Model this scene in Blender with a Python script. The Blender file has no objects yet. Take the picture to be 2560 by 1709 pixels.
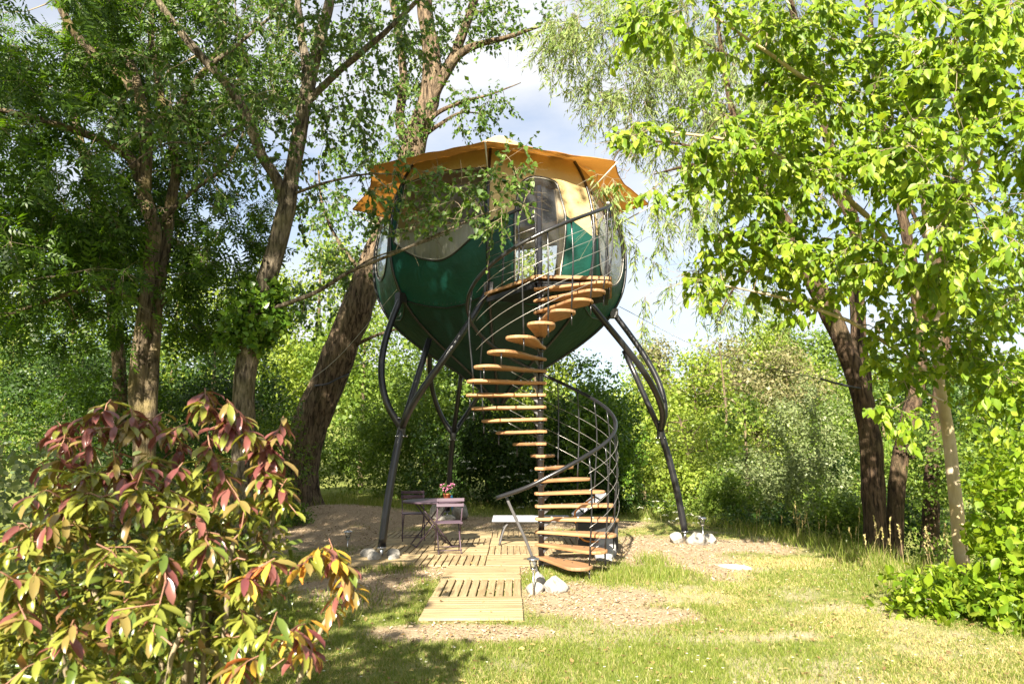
import bpy, bmesh, math, random
import numpy as np
from mathutils import Vector, Matrix, geometry

random.seed(7)
RNG = np.random.default_rng(11)
scene = bpy.context.scene
COL = scene.collection
R = math.radians

# ------------------------------------------------------------------ camera
CAM_H, TILT, LENS = 1.6, R(8.9), 24.0
cam_data = bpy.data.cameras.new("camera")
cam_data.lens, cam_data.sensor_width = LENS, 36.0
cam_data.clip_start, cam_data.clip_end = 0.05, 2000.0
cam_data.dof.use_dof = True
cam_data.dof.focus_distance = 10.5
cam_data.dof.aperture_fstop = 4.0
cam = bpy.data.objects.new("camera", cam_data)
cam.location = (0, 0, CAM_H)
cam.rotation_euler = (R(90) + TILT, 0, 0)
COL.objects.link(cam)
scene.camera = cam

# ------------------------------------------------------------------ sky, sun, exposure
SUN_EL, SUN_AZ = R(31), R(13)          # the light travels towards (sin az, cos az), from behind the camera
world = bpy.data.worlds.new("World")
scene.world = world
world.use_nodes = True
wn, wl = world.node_tree.nodes, world.node_tree.links
wn.clear()
w_out = wn.new("ShaderNodeOutputWorld")
w_sky = wn.new("ShaderNodeTexSky")
w_sky.sky_type = 'NISHITA'
w_sky.sun_disc = False
w_sky.sun_elevation = SUN_EL
w_sky.sun_rotation = R(193)
w_sky.air_density, w_sky.dust_density, w_sky.ozone_density = 1.0, 1.2, 1.5
w_bg = wn.new("ShaderNodeBackground"); w_bg.inputs[1].default_value = 0.055
w_cl = wn.new("ShaderNodeBackground"); w_cl.inputs[0].default_value = (0.97, 0.98, 1.0, 1); w_cl.inputs[1].default_value = 0.265
w_tc = wn.new("ShaderNodeTexCoord")
w_map = wn.new("ShaderNodeMapping"); w_map.inputs["Scale"].default_value = (1.0, 1.0, 2.6)
w_noise = wn.new("ShaderNodeTexNoise")
w_noise.inputs["Scale"].default_value = 2.1; w_noise.inputs["Detail"].default_value = 7; w_noise.inputs["Roughness"].default_value = 0.55
w_ramp = wn.new("ShaderNodeValToRGB")
w_ramp.color_ramp.elements[0].position = 0.36; w_ramp.color_ramp.elements[0].color = (0.30, 0.30, 0.30, 1)
w_ramp.color_ramp.elements[1].position = 0.62; w_ramp.color_ramp.elements[1].color = (0.95, 0.95, 0.95, 1)
w_mix = wn.new("ShaderNodeMixShader")
wl.new(w_sky.outputs[0], w_bg.inputs[0])
wl.new(w_tc.outputs["Generated"], w_map.inputs[0]); wl.new(w_map.outputs[0], w_noise.inputs["Vector"])
wl.new(w_noise.outputs["Fac"], w_ramp.inputs[0]); wl.new(w_ramp.outputs[0], w_mix.inputs[0])
wl.new(w_bg.outputs[0], w_mix.inputs[1]); wl.new(w_cl.outputs[0], w_mix.inputs[2])
wl.new(w_mix.outputs[0], w_out.inputs[0])

sun_data = bpy.data.lights.new("sun", 'SUN')
sun_data.energy, sun_data.angle, sun_data.color = 5.0, R(0.53), (1.0, 0.91, 0.76)
sun = bpy.data.objects.new("sun", sun_data)
sd = Vector((math.sin(SUN_AZ) * math.cos(SUN_EL), math.cos(SUN_AZ) * math.cos(SUN_EL), -math.sin(SUN_EL)))
sun.rotation_euler = sd.to_track_quat('-Z', 'Y').to_euler()
sun.location = (-8, -20, 20)
COL.objects.link(sun)

vs = scene.view_settings
vs.view_transform, vs.look, vs.gamma, vs.use_curve_mapping = 'Standard', 'None', 1.0, False
vs.exposure = 2.05
cy = scene.cycles
cy.max_bounces, cy.diffuse_bounces, cy.glossy_bounces, cy.transmission_bounces, cy.transparent_max_bounces = 7, 3, 3, 4, 8
cy.caustics_reflective = cy.caustics_refractive = False
cy.sample_clamp_indirect = 6.0
cy.use_adaptive_sampling = True
cy.use_denoising = True

# ------------------------------------------------------------------ helpers: places
FPX = LENS / 36.0 * 2560
CT, ST = math.cos(TILT), math.sin(TILT)
def at(px, py, Y):
    """world point on the sight line of photograph pixel (px,py) at world depth Y"""
    xc, yc = (px - 1280) / FPX, (854.5 - py) / FPX
    s = Y / (CT - yc * ST)
    return np.array((xc * s, Y, CAM_H + (ST + yc * CT) * s))
def atd(dx, dy, Y):            # the same from a 2349-wide view of the photograph
    return at(dx * 1.0898, dy * 1.0898, Y)

def hash2(ix, iy, seed):
    n = (ix.astype(np.int64) * 374761393 + iy.astype(np.int64) * 668265263 + seed * 974711) & 0x7fffffff
    n = ((n ^ (n >> 13)) * 1274126177) & 0x7fffffff
    return ((n ^ (n >> 16)) & 0xffff) / 65535.0
def vnoise(x, y, seed=0):
    x, y = np.asarray(x, float), np.asarray(y, float)
    ix, iy = np.floor(x), np.floor(y)
    fx, fy = x - ix, y - iy
    fx, fy = fx * fx * (3 - 2 * fx), fy * fy * (3 - 2 * fy)
    a, b = hash2(ix, iy, seed), hash2(ix + 1, iy, seed)
    c, d = hash2(ix, iy + 1, seed), hash2(ix + 1, iy + 1, seed)
    return (a * (1 - fx) + b * fx) * (1 - fy) + (c * (1 - fx) + d * fx) * fy
def fbm(x, y, seed=0, oct=4):
    s, a, t = 0, 0.5, 0
    for o in range(oct):
        s = s + a * vnoise(np.asarray(x) * 2 ** o, np.asarray(y) * 2 ** o, seed + o * 17); t += a; a *= 0.5
    return s / t
def smooth(e0, e1, v):
    t = np.clip((np.asarray(v, float) - e0) / (e1 - e0), 0, 1)
    return t * t * (3 - 2 * t)

EDGE_Y = np.array([-10, 4, 6.5, 8.75, 11.4, 14, 17.2, 19.0, 20.5, 60])
EDGE_X = np.array([6.0, 5.4, 4.9, 4.95, 5.15, 4.6, 3.1, 0.6, -2.2, -2.4])
def edge_dist(x, y):          # how far beyond the lawn's edge (positive: on the bank)
    return (np.asarray(x, float) - np.interp(y, EDGE_Y, EDGE_X)) * 0.85
def gz(x, y):
    x, y = np.asarray(x, float), np.asarray(y, float)
    z = 0.05 * (fbm(x * 0.5 + 30, y * 0.5 + 30, 3) - 0.5)
    z = z * smooth(0, 3, np.hypot(x - 0, (y - 10) * 0.6) - 1.0)
    z = z + 0.24 * np.exp(-(((x + 4.2) / 2.0) ** 2 + ((y - 16.6) / 1.6) ** 2)) + 0.12 * smooth(14, 22, y) * smooth(1, -3, x)
    d = edge_dist(x, y)
    z = z - 1.25 * smooth(0.1, 3.2, d) - 0.5 * smooth(3, 10, d)
    z = z + smooth(28, 75, y) * 4.0 + smooth(60, 140, y) * 6
    return z

# ------------------------------------------------------------------ helpers: objects
def tag(o, label=None, cat=None, group=None, kind=None):
    if label: o["label"] = label
    if cat: o["category"] = cat
    if group: o["group"] = group
    if kind: o["kind"] = kind
    return o
def link(name, me, mat=None, parent=None):
    o = bpy.data.objects.new(name, me)
    if mat is not None and me is not None and len(me.materials) == 0:
        me.materials.append(mat)
    COL.objects.link(o)
    if parent is not None: o.parent = parent
    return o
def empty(name, loc=(0, 0, 0), rz=0.0):
    o = bpy.data.objects.new(name, None)
    o.empty_display_size = 0.2
    o.location = loc; o.rotation_euler = (0, 0, rz)
    COL.objects.link(o)
    return o
def copy_tree(o, parent=None):
    c = o.copy(); COL.objects.link(c)
    if parent is not None: c.parent = parent
    for ch in list(o.children): copy_tree(ch, c)
    return c

def mesh_arrays(name, V, F, smooth_shade=False):
    """V (n,3); F (m,k) or a list of such index arrays"""
    if not isinstance(F, list): F = [F]
    F = [np.asarray(f, np.int32) for f in F if len(f)]
    me = bpy.data.meshes.new(name)
    V = np.asarray(V, np.float32)
    me.vertices.add(len(V)); me.vertices.foreach_set("co", V.ravel())
    tot = np.concatenate([np.full(len(f), f.shape[1], np.int32) for f in F])
    idx = np.concatenate([f.ravel() for f in F])
    me.loops.add(len(idx)); me.loops.foreach_set("vertex_index", idx)
    st = np.zeros(len(tot), np.int32); st[1:] = np.cumsum(tot)[:-1]
    me.polygons.add(len(tot)); me.polygons.foreach_set("loop_start", st)
    try: me.polygons.foreach_set("loop_total", tot)
    except Exception: pass
    if smooth_shade: me.polygons.foreach_set("use_smooth", np.ones(len(tot), bool))
    me.update(calc_edges=True)
    return me

class MB:
    """collects shapes for one mesh"""
    def __init__(self): self.v, self.f = [], []
    def add(self, vs_, fs):
        b = len(self.v); self.v += [tuple(map(float, p)) for p in vs_]; self.f += [tuple(b + i for i in q) for q in fs]; return self
    def box(self, c, s, M=None):
        x, y, z = s[0] / 2, s[1] / 2, s[2] / 2
        P = [Vector((sx * x, sy * y, sz * z)) for sz in (-1, 1) for sy in (-1, 1) for sx in (-1, 1)]
        if M is not None: P = [M @ p for p in P]
        P = [p + Vector(c) for p in P]
        return self.add(P, [(0, 2, 3, 1), (4, 5, 7, 6), (0, 1, 5, 4), (2, 6, 7, 3), (0, 4, 6, 2), (1, 3, 7, 5)])
    def tube(self, pts, r, n=8, cap=True, flat=1.0):
        P = [Vector(p) for p in pts]
        rs = r if hasattr(r, "__len__") else [r] * len(P)
        b0 = len(self.v); prev = None
        for i, p in enumerate(P):
            t = (P[min(i + 1, len(P) - 1)] - P[max(i - 1, 0)])
            t = t.normalized() if t.length > 1e-9 else Vector((0, 0, 1))
            if prev is None:
                a = Vector((1, 0, 0)) if abs(t.x) < 0.9 else Vector((0, 1, 0))
                u = (a - t * a.dot(t)).normalized()
            else:
                u = prev - t * prev.dot(t)
                u = u.normalized() if u.length > 1e-6 else t.orthogonal().normalized()
            prev = u; w = t.cross(u)
            for k in range(n):
                an = 2 * math.pi * k / n
                q = p + (u * math.cos(an) + w * (math.sin(an) * flat)) * rs[i]
                self.v.append(tuple(q))
        for i in range(len(P) - 1):
            for k in range(n):
                a, b = b0 + i * n + k, b0 + i * n + (k + 1) % n
                self.f.append((a, b, b + n, a + n))
        if cap:
            self.f.append(tuple(b0 + k for k in reversed(range(n))))
            self.f.append(tuple(b0 + (len(P) - 1) * n + k for k in range(n)))
        return self
    def lathe(self, prof, c=(0, 0, 0), n=20):
        b0 = len(self.v)
        for (r, z) in prof:
            for k in range(n):
                an = 2 * math.pi * k / n
                self.v.append((c[0] + r * math.cos(an), c[1] + r * math.sin(an), c[2] + z))
        for i in range(len(prof) - 1):
            for k in range(n):
                a, b = b0 + i * n + k, b0 + i * n + (k + 1) % n
                self.f.append((a, b, b + n, a + n))
        if prof[0][0] > 1e-4: self.f.append(tuple(b0 + k for k in reversed(range(n))))
        if prof[-1][0] > 1e-4: self.f.append(tuple(b0 + (len(prof) - 1) * n + k for k in range(n)))
        return self
    def prism(self, poly, z0, z1):
        n = len(poly)
        return self.add([(x, y, z0) for x, y in poly] + [(x, y, z1) for x, y in poly],
                        [tuple(reversed(range(n))), tuple(range(n, 2 * n))] + [(i, (i + 1) % n, n + (i + 1) % n, n + i) for i in range(n)])
    def mesh(self, name, smooth_shade=False):
        me = bpy.data.meshes.new(name); me.from_pydata(self.v, [], self.f); me.update()
        if smooth_shade:
            me.polygons.foreach_set("use_smooth", np.ones(len(me.polygons), bool))
        return me
    def build(self, name, mat, parent=None, sm=False, bevel=0.0):
        o = link(name, self.mesh(name, sm), mat, parent)
        if bevel > 0:
            m = o.modifiers.new("bevel", 'BEVEL'); m.width = bevel; m.segments = 2; m.limit_method = 'ANGLE'
        return o

def spline(pts, n):
    """Catmull-Rom through pts (k,d) -> (n,d)"""
    P = np.asarray(pts, float)
    if len(P) == 2: return P[0] + (P[1] - P[0]) * np.linspace(0, 1, n)[:, None]
    Q = np.vstack([2 * P[0] - P[1], P, 2 * P[-1] - P[-2]])
    L = np.r_[0, np.cumsum(np.linalg.norm(np.diff(P[:, :3], axis=0), axis=1))]
    T = np.linspace(0, L[-1], n)
    out = []
    for t in T:
        i = int(np.clip(np.searchsorted(L, t, side='right') - 1, 0, len(P) - 2))
        u = (t - L[i]) / max(L[i + 1] - L[i], 1e-9)
        a, b, c, d = Q[i], Q[i + 1], Q[i + 2], Q[i + 3]
        out.append(0.5 * ((2 * b) + (-a + c) * u + (2 * a - 5 * b + 4 * c - d) * u * u + (-a + 3 * b - 3 * c + d) * u ** 3))
    return np.array(out)
def unit(a):
    return a / np.maximum(np.linalg.norm(a, axis=-1, keepdims=True), 1e-9)

# ------------------------------------------------------------------ materials
def new_mat(name):
    m = bpy.data.materials.new(name); m.use_nodes = True
    nt = m.node_tree; nt.nodes.clear()
    out = nt.nodes.new("ShaderNodeOutputMaterial")
    return m, nt, out
def ramp_node(nt, stops):
    r = nt.nodes.new("ShaderNodeValToRGB"); e = r.color_ramp.elements
    while len(e) < len(stops): e.new(0.5)
    for el, (p, c) in zip(e, stops):
        el.position = p; el.color = (*c, 1)
    return r
def basic(name, color, rough=0.5, metal=0.0, var=0.12, scale=6.0, bump=0.0, bscale=60.0, spec=0.5, stretch=(1, 1, 1), coat=0.0):
    """Principled with object-space noise varying the colour and a fine bump"""
    m, nt, out = new_mat(name)
    N = nt.nodes
    p = N.new("ShaderNodeBsdfPrincipled")
    p.inputs["Roughness"].default_value = rough; p.inputs["Metallic"].default_value = metal
    p.inputs["Specular IOR Level"].default_value = spec
    p.inputs["Coat Weight"].default_value = coat
    tc = N.new("ShaderNodeTexCoord"); mp = N.new("ShaderNodeMapping"); mp.inputs["Scale"].default_value = stretch
    nz = N.new("ShaderNodeTexNoise"); nz.inputs["Scale"].default_value = scale; nz.inputs["Detail"].default_value = 6
    nt.links.new(tc.outputs["Object"], mp.inputs[0]); nt.links.new(mp.outputs[0], nz.inputs["Vector"])
    c = np.array(color)
    rp = ramp_node(nt, [(0.3, tuple(c * (1 - var))), (0.7, tuple(np.minimum(c * (1 + var), 1)))])
    nt.links.new(nz.outputs["Fac"], rp.inputs[0]); nt.links.new(rp.outputs[0], p.inputs["Base Color"])
    if bump > 0:
        nb = N.new("ShaderNodeTexNoise"); nb.inputs["Scale"].default_value = bscale; nb.inputs["Detail"].default_value = 4
        bp = N.new("ShaderNodeBump"); bp.inputs["Strength"].default_value = bump; bp.inputs["Distance"].default_value = 0.02
        nt.links.new(mp.outputs[0], nb.inputs["Vector"]); nt.links.new(nb.outputs["Fac"], bp.inputs["Height"])
        nt.links.new(bp.outputs[0], p.inputs["Normal"])
    nt.links.new(p.outputs[0], out.inputs[0])
    return m
def leaf_mat(name, stops, trans=0.45, tint=(1.25, 1.3, 0.6), rough=0.45, spec=0.35, island=True):
    """leaf: reflects on one side, lets light through; each leaf has its own tone"""
    m, nt, out = new_mat(name)
    N, L = nt.nodes, nt.links
    p = N.new("ShaderNodeBsdfPrincipled"); p.inputs["Roughness"].default_value = rough
    p.inputs["Specular IOR Level"].default_value = spec
    t = N.new("ShaderNodeBsdfTranslucent"); mx = N.new("ShaderNodeMixShader"); mx.inputs[0].default_value = trans
    rp = ramp_node(nt, stops)
    if island:
        g = N.new("ShaderNodeNewGeometry"); L.new(g.outputs["Random Per Island"], rp.inputs[0])
    else:
        oi = N.new("ShaderNodeObjectInfo"); L.new(oi.outputs["Random"], rp.inputs[0])
    ml = N.new("ShaderNodeMix"); ml.data_type = 'RGBA'; ml.blend_type = 'MULTIPLY'; ml.inputs[0].default_value = 1.0
    ml.inputs[7].default_value = (*tint, 1); L.new(rp.outputs[0], ml.inputs[6])
    L.new(rp.outputs[0], p.inputs["Base Color"]); L.new(ml.outputs[2], t.inputs["Color"])
    L.new(p.outputs[0], mx.inputs[1]); L.new(t.outputs[0], mx.inputs[2]); L.new(mx.outputs[0], out.inputs[0])
    return m
def bark_mat(name, dark, light, lichen, amount=0.45, scale=9.0, strength=0.9):
    m, nt, out = new_mat(name)
    N, L = nt.nodes, nt.links
    p = N.new("ShaderNodeBsdfPrincipled"); p.inputs["Roughness"].default_value = 0.9; p.inputs["Specular IOR Level"].default_value = 0.15
    tc = N.new("ShaderNodeTexCoord"); mp = N.new("ShaderNodeMapping"); mp.inputs["Scale"].default_value = (1, 1, 0.22)
    L.new(tc.outputs["Object"], mp.inputs[0])
    n1 = N.new("ShaderNodeTexNoise"); n1.inputs["Scale"].default_value = scale; n1.inputs["Detail"].default_value = 8; n1.inputs["Roughness"].default_value = 0.65
    n1.inputs["Distortion"].default_value = 0.6
    L.new(mp.outputs[0], n1.inputs["Vector"])
    rp = ramp_node(nt, [(0.40, dark), (0.60, light)])
    L.new(n1.outputs["Fac"], rp.inputs[0])
    n2 = N.new("ShaderNodeTexNoise"); n2.inputs["Scale"].default_value = 3.0; n2.inputs["Detail"].default_value = 7
    L.new(tc.outputs["Object"], n2.inputs["Vector"])
    r2 = ramp_node(nt, [(0.48, (0, 0, 0)), (0.62, (amount,) * 3)])
    L.new(n2.outputs["Fac"], r2.inputs[0])
    mx = N.new("ShaderNodeMix"); mx.data_type = 'RGBA'
    L.new(r2.outputs[0], mx.inputs[0]); L.new(rp.outputs[0], mx.inputs[6]); mx.inputs[7].default_value = (*lichen, 1)
    L.new(mx.outputs[2], p.inputs["Base Color"])
    bp = N.new("ShaderNodeBump"); bp.inputs["Strength"].default_value = strength; bp.inputs["Distance"].default_value = 0.09
    L.new(n1.outputs["Fac"], bp.inputs["Height"]); L.new(bp.outputs[0], p.inputs["Normal"])
    L.new(p.outputs[0], out.inputs[0])
    return m
def wood_mat(name, dark, light, rough=0.6, axis_scale=(1.2, 14, 14)):
    m, nt, out = new_mat(name)
    N, L = nt.nodes, nt.links
    p = N.new("ShaderNodeBsdfPrincipled"); p.inputs["Roughness"].default_value = rough; p.inputs["Specular IOR Level"].default_value = 0.3
    tc = N.new("ShaderNodeTexCoord"); mp = N.new("ShaderNodeMapping"); mp.inputs["Scale"].default_value = axis_scale
    oi = N.new("ShaderNodeObjectInfo")
    ad = N.new("ShaderNodeVectorMath"); ad.operation = 'ADD'
    sc = N.new("ShaderNodeVectorMath"); sc.operation = 'SCALE'; sc.inputs["Scale"].default_value = 31.0
    cb = N.new("ShaderNodeCombineXYZ")
    for i in range(3): L.new(oi.outputs["Random"], cb.inputs[i])
    L.new(cb.outputs[0], sc.inputs[0]); L.new(tc.outputs["Object"], mp.inputs[0])
    L.new(mp.outputs[0], ad.inputs[0]); L.new(sc.outputs[0], ad.inputs[1])
    nz = N.new("ShaderNodeTexNoise"); nz.inputs["Scale"].default_value = 2.2; nz.inputs["Detail"].default_value = 8; nz.inputs["Distortion"].default_value = 0.5
    L.new(ad.outputs[0], nz.inputs["Vector"])
    rp = ramp_node(nt, [(0.33, dark), (0.66, light)])
    L.new(nz.outputs["Fac"], rp.inputs[0])
    hs = N.new("ShaderNodeHueSaturation"); mr = N.new("ShaderNodeMapRange")
    mr.inputs["To Min"].default_value = 0.78; mr.inputs["To Max"].default_value = 1.12
    L.new(oi.outputs["Random"], mr.inputs[0]); L.new(mr.outputs[0], hs.inputs["Value"]); L.new(rp.outputs[0], hs.inputs["Color"])
    wn_ = N.new("ShaderNodeTexNoise"); wn_.inputs["Scale"].default_value = 1.1; wn_.inputs["Detail"].default_value = 9; wn_.inputs["Roughness"].default_value = 0.7
    w2 = N.new("ShaderNodeVectorMath"); w2.operation = 'ADD'; L.new(tc.outputs["Object"], w2.inputs[0]); L.new(sc.outputs[0], w2.inputs[1]); L.new(w2.outputs[0], wn_.inputs["Vector"])
    wr = ramp_node(nt, [(0.45, (0, 0, 0)), (0.68, (0.62, 0.62, 0.62))]); L.new(wn_.outputs["Fac"], wr.inputs[0])
    wm = N.new("ShaderNodeMix"); wm.data_type = 'RGBA'; L.new(wr.outputs[0], wm.inputs[0]); L.new(hs.outputs[0], wm.inputs[6])
    wm.inputs[7].default_value = (*(0.45 * np.array(dark) + 0.4 * np.array((0.21, 0.185, 0.15))), 1)
    L.new(wm.outputs[2], p.inputs["Base Color"])
    bp = N.new("ShaderNodeBump"); bp.inputs["Strength"].default_value = 0.25; bp.inputs["Distance"].default_value = 0.01
    L.new(nz.outputs["Fac"], bp.inputs["Height"]); L.new(bp.outputs[0], p.inputs["Normal"])
    L.new(p.outputs[0], out.inputs[0])
    return m
def fabric_mat(name, color, trans=0.2, rough=0.45, spec=0.4, var=0.08, tint=None):
    m, nt, out = new_mat(name)
    N, L = nt.nodes, nt.links
    p = N.new("ShaderNodeBsdfPrincipled"); p.inputs["Roughness"].default_value = rough; p.inputs["Specular IOR Level"].default_value = spec
    t = N.new("ShaderNodeBsdfTranslucent"); mx = N.new("ShaderNodeMixShader"); mx.inputs[0].default_value = trans
    tc = N.new("ShaderNodeTexCoord"); nz = N.new("ShaderNodeTexNoise"); nz.inputs["Scale"].default_value = 2.3; nz.inputs["Detail"].default_value = 5
    L.new(tc.outputs["Object"], nz.inputs["Vector"])
    c = np.array(color); rp = ramp_node(nt, [(0.3, tuple(c * (1 - var))), (0.7, tuple(c * (1 + var)))])
    L.new(nz.outputs["Fac"], rp.inputs[0]); L.new(rp.outputs[0], p.inputs["Base Color"])
    if tint is None: L.new(rp.outputs[0], t.inputs["Color"])
    else: t.inputs["Color"].default_value = (*tint, 1)
    bp = N.new("ShaderNodeBump"); bp.inputs["Strength"].default_value = 0.30; bp.inputs["Distance"].default_value = 0.06
    n2 = N.new("ShaderNodeTexNoise"); n2.inputs["Scale"].default_value = 4.5; n2.inputs["Detail"].default_value = 5; n2.inputs["Distortion"].default_value = 1.2
    L.new(tc.outputs["Object"], n2.inputs["Vector"]); L.new(n2.outputs["Fac"], bp.inputs["Height"]); L.new(bp.outputs[0], p.inputs["Normal"])
    L.new(p.outputs[0], mx.inputs[1]); L.new(t.outputs[0], mx.inputs[2]); L.new(mx.outputs[0], out.inputs[0])
    return m
def clear_mat(name, haze=0.12, col=(0.9, 0.92, 0.9)):
    """clear vinyl: mostly see-through, mirrors at grazing angles, a little milky"""
    m, nt, out = new_mat(name)
    N, L = nt.nodes, nt.links
    tr = N.new("ShaderNodeBsdfTransparent"); tr.inputs[0].default_value = (*col, 1)
    gl = N.new("ShaderNodeBsdfGlossy"); gl.inputs["Roughness"].default_value = 0.08
    df = N.new("ShaderNodeBsdfDiffuse"); df.inputs[0].default_value = (0.7, 0.72, 0.72, 1)
    m1 = N.new("ShaderNodeMixShader"); m1.inputs[0].default_value = haze
    L.new(tr.outputs[0], m1.inputs[1]); L.new(df.outputs[0], m1.inputs[2])
    fr = N.new("ShaderNodeFresnel"); fr.inputs[0].default_value = 1.5
    tc = N.new("ShaderNodeTexCoord"); nz = N.new("ShaderNodeTexNoise"); nz.inputs["Scale"].default_value = 3.0
    bp = N.new("ShaderNodeBump"); bp.inputs["Strength"].default_value = 0.25; bp.inputs["Distance"].default_value = 0.05
    L.new(tc.outputs["Object"], nz.inputs["Vector"]); L.new(nz.outputs["Fac"], bp.inputs["Height"])
    L.new(bp.outputs[0], gl.inputs["Normal"]); L.new(bp.outputs[0], fr.inputs["Normal"])
    m2 = N.new("ShaderNodeMixShader"); L.new(fr.outputs[0], m2.inputs[0]); L.new(m1.outputs[0], m2.inputs[1]); L.new(gl.outputs[0], m2.inputs[2])
    L.new(m2.outputs[0], out.inputs[0])
    return m

M = {}
M['black_steel'] = basic('black_steel', (0.012, 0.012, 0.014), 0.28, 0.0, 0.2, 3, 0.05, 30, 0.6)
M['grey_steel'] = basic('grey_steel', (0.10, 0.097, 0.10), 0.5, 0.2, 0.15, 4, 0.05, 40)
M['steel'] = basic('steel', (0.55, 0.55, 0.56), 0.25, 1.0, 0.1, 8)
M['cable'] = basic('cable', (0.42, 0.40, 0.37), 0.4, 0.7, 0.1, 8)
M['tread_wood'] = wood_mat('tread_wood', (0.29, 0.15, 0.068), (0.45, 0.25, 0.115), 0.5)
M['deck_wood'] = wood_mat('deck_wood', (0.28, 0.205, 0.105), (0.45, 0.345, 0.19), 0.7)
M['pole_wood'] = wood_mat('pole_wood', (0.42, 0.30, 0.17), (0.60, 0.46, 0.28), 0.6, (14, 14, 1.2))
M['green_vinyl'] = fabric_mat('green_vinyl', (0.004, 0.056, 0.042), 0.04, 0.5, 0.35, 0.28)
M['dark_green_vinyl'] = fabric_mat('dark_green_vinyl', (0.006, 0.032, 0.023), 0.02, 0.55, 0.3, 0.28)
M['beige_canvas'] = fabric_mat('beige_canvas', (0.50, 0.38, 0.18), 0.10, 0.7, 0.2, 0.06)
M['orange_canvas'] = fabric_mat('orange_canvas', (0.46, 0.21, 0.05), 0.24, 0.65, 0.2, 0.1, (0.52, 0.23, 0.04))
M['cream_cap'] = fabric_mat('cream_cap', (0.50, 0.34, 0.18), 0.15, 0.6, 0.25, 0.05)
M['curtain'] = fabric_mat('curtain', (0.52, 0.49, 0.42), 0.3, 0.8, 0.1, 0.08)
M['shade_lining'] = fabric_mat('shade_lining', (0.24, 0.21, 0.17), 0.1, 0.8, 0.1, 0.08)
M['white_trim'] = basic('white_trim', (0.40, 0.38, 0.33), 0.5, 0, 0.06, 5)
M['clear_vinyl'] = clear_mat('clear_vinyl', 0.05)
M['sky_glare_vinyl'] = clear_mat('sky_glare_vinyl', 0.35, (0.85, 0.88, 0.92))  # white diffuse share paints the sky's reflection into the right-hand pane
M['lamp_glass'] = clear_mat('lamp_glass', 0.08)
M['purple_metal'] = basic('purple_metal', (0.075, 0.047, 0.068), 0.5, 0.0, 0.1, 5)
M['grey_slat'] = basic('grey_slat', (0.27, 0.28, 0.31), 0.55, 0.0, 0.1, 3, 0.1, 40, 0.4, (1, 8, 8))
M['black_plastic'] = basic('black_plastic', (0.02, 0.021, 0.023), 0.5, 0, 0.2, 5)
M['orange_tube'] = basic('orange_tube', (0.62, 0.22, 0.03), 0.4, 0, 0.1, 5)
M['terracotta'] = basic('terracotta', (0.50, 0.14, 0.05), 0.75, 0, 0.12, 12, 0.1, 60)
M['blue_paint'] = basic('blue_paint', (0.02, 0.28, 0.60), 0.4, 0, 0.1, 6)
M['white_stone'] = basic('white_stone', (0.30, 0.285, 0.255), 0.95, 0, 0.4, 7, 1.0, 18, 0.1)
M['grey_stone'] = basic('grey_stone', (0.36, 0.36, 0.36), 0.9, 0, 0.2, 6, 0.7, 16, 0.2)
M['pink_petal'] = leaf_mat('pink_petal', [(0, (0.55, 0.12, 0.30)), (1, (0.75, 0.32, 0.48))], 0.35, (1.1, 0.9, 1.0))
M['white_petal'] = leaf_mat('white_petal', [(0, (0.62, 0.60, 0.48)), (1, (0.78, 0.77, 0.66))], 0.3, (1, 1, 0.9))

M['bark_ash'] = bark_mat('bark_ash', (0.045, 0.034, 0.022), (0.20, 0.155, 0.10), (0.24, 0.19, 0.07), 0.5, 20)
M['bark_poplar'] = bark_mat('bark_poplar', (0.04, 0.032, 0.024), (0.22, 0.18, 0.13), (0.20, 0.18, 0.08), 0.3, 22, 1.0)
M['bark_old'] = bark_mat('bark_old', (0.035, 0.025, 0.017), (0.20, 0.145, 0.095), (0.17, 0.15, 0.08), 0.2, 15, 1.0)
M['bark_willow'] = bark_mat('bark_willow', (0.022, 0.015, 0.01), (0.12, 0.08, 0.05), (0.12, 0.10, 0.05), 0.25, 19, 1.0)
M['bark_young'] = bark_mat('bark_young', (0.30, 0.24, 0.16), (0.46, 0.38, 0.27), (0.40, 0.30, 0.12), 0.45, 6, 0.3)
M['twig'] = basic('twig', (0.20, 0.16, 0.10), 0.85, 0, 0.3, 4)
M['twig_red'] = basic('twig_red', (0.28, 0.14, 0.09), 0.7, 0, 0.3, 4)

M['ash_leaf'] = leaf_mat('ash_leaf', [(0, (0.03, 0.07, 0.009)), (0.5, (0.058, 0.118, 0.011)), (1, (0.11, 0.19, 0.016))], 0.45, (1.5, 1.5, 0.5))
M['poplar_leaf'] = leaf_mat('poplar_leaf', [(0, (0.04, 0.082, 0.015)), (0.6, (0.075, 0.145, 0.02)), (1, (0.15, 0.23, 0.04))], 0.4, (1.4, 1.45, 0.5))
M['willow_leaf'] = leaf_mat('willow_leaf', [(0, (0.12, 0.185, 0.045)), (0.5, (0.19, 0.265, 0.07)), (1, (0.30, 0.36, 0.14))], 0.4, (1.25, 1.25, 0.6))
M['maple_leaf'] = leaf_mat('maple_leaf', [(0, (0.09, 0.17, 0.012)), (0.35, (0.16, 0.26, 0.014)), (0.75, (0.23, 0.325, 0.018)), (1, (0.31, 0.38, 0.05))], 0.5, (1.35, 1.3, 0.4))
M['maple_leaf_object'] = leaf_mat('maple_leaf_object', [(0, (0.085, 0.16, 0.014)), (0.35, (0.14, 0.23, 0.016)), (0.75, (0.20, 0.29, 0.02)), (1, (0.28, 0.35, 0.05))], 0.42, (1.35, 1.3, 0.4), island=False)
M['wood_light'] = leaf_mat('wood_light', [(0, (0.12, 0.185, 0.022)), (0.5, (0.20, 0.27, 0.03)), (1, (0.31, 0.37, 0.07))], 0.4, (1.3, 1.3, 0.5))
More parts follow.
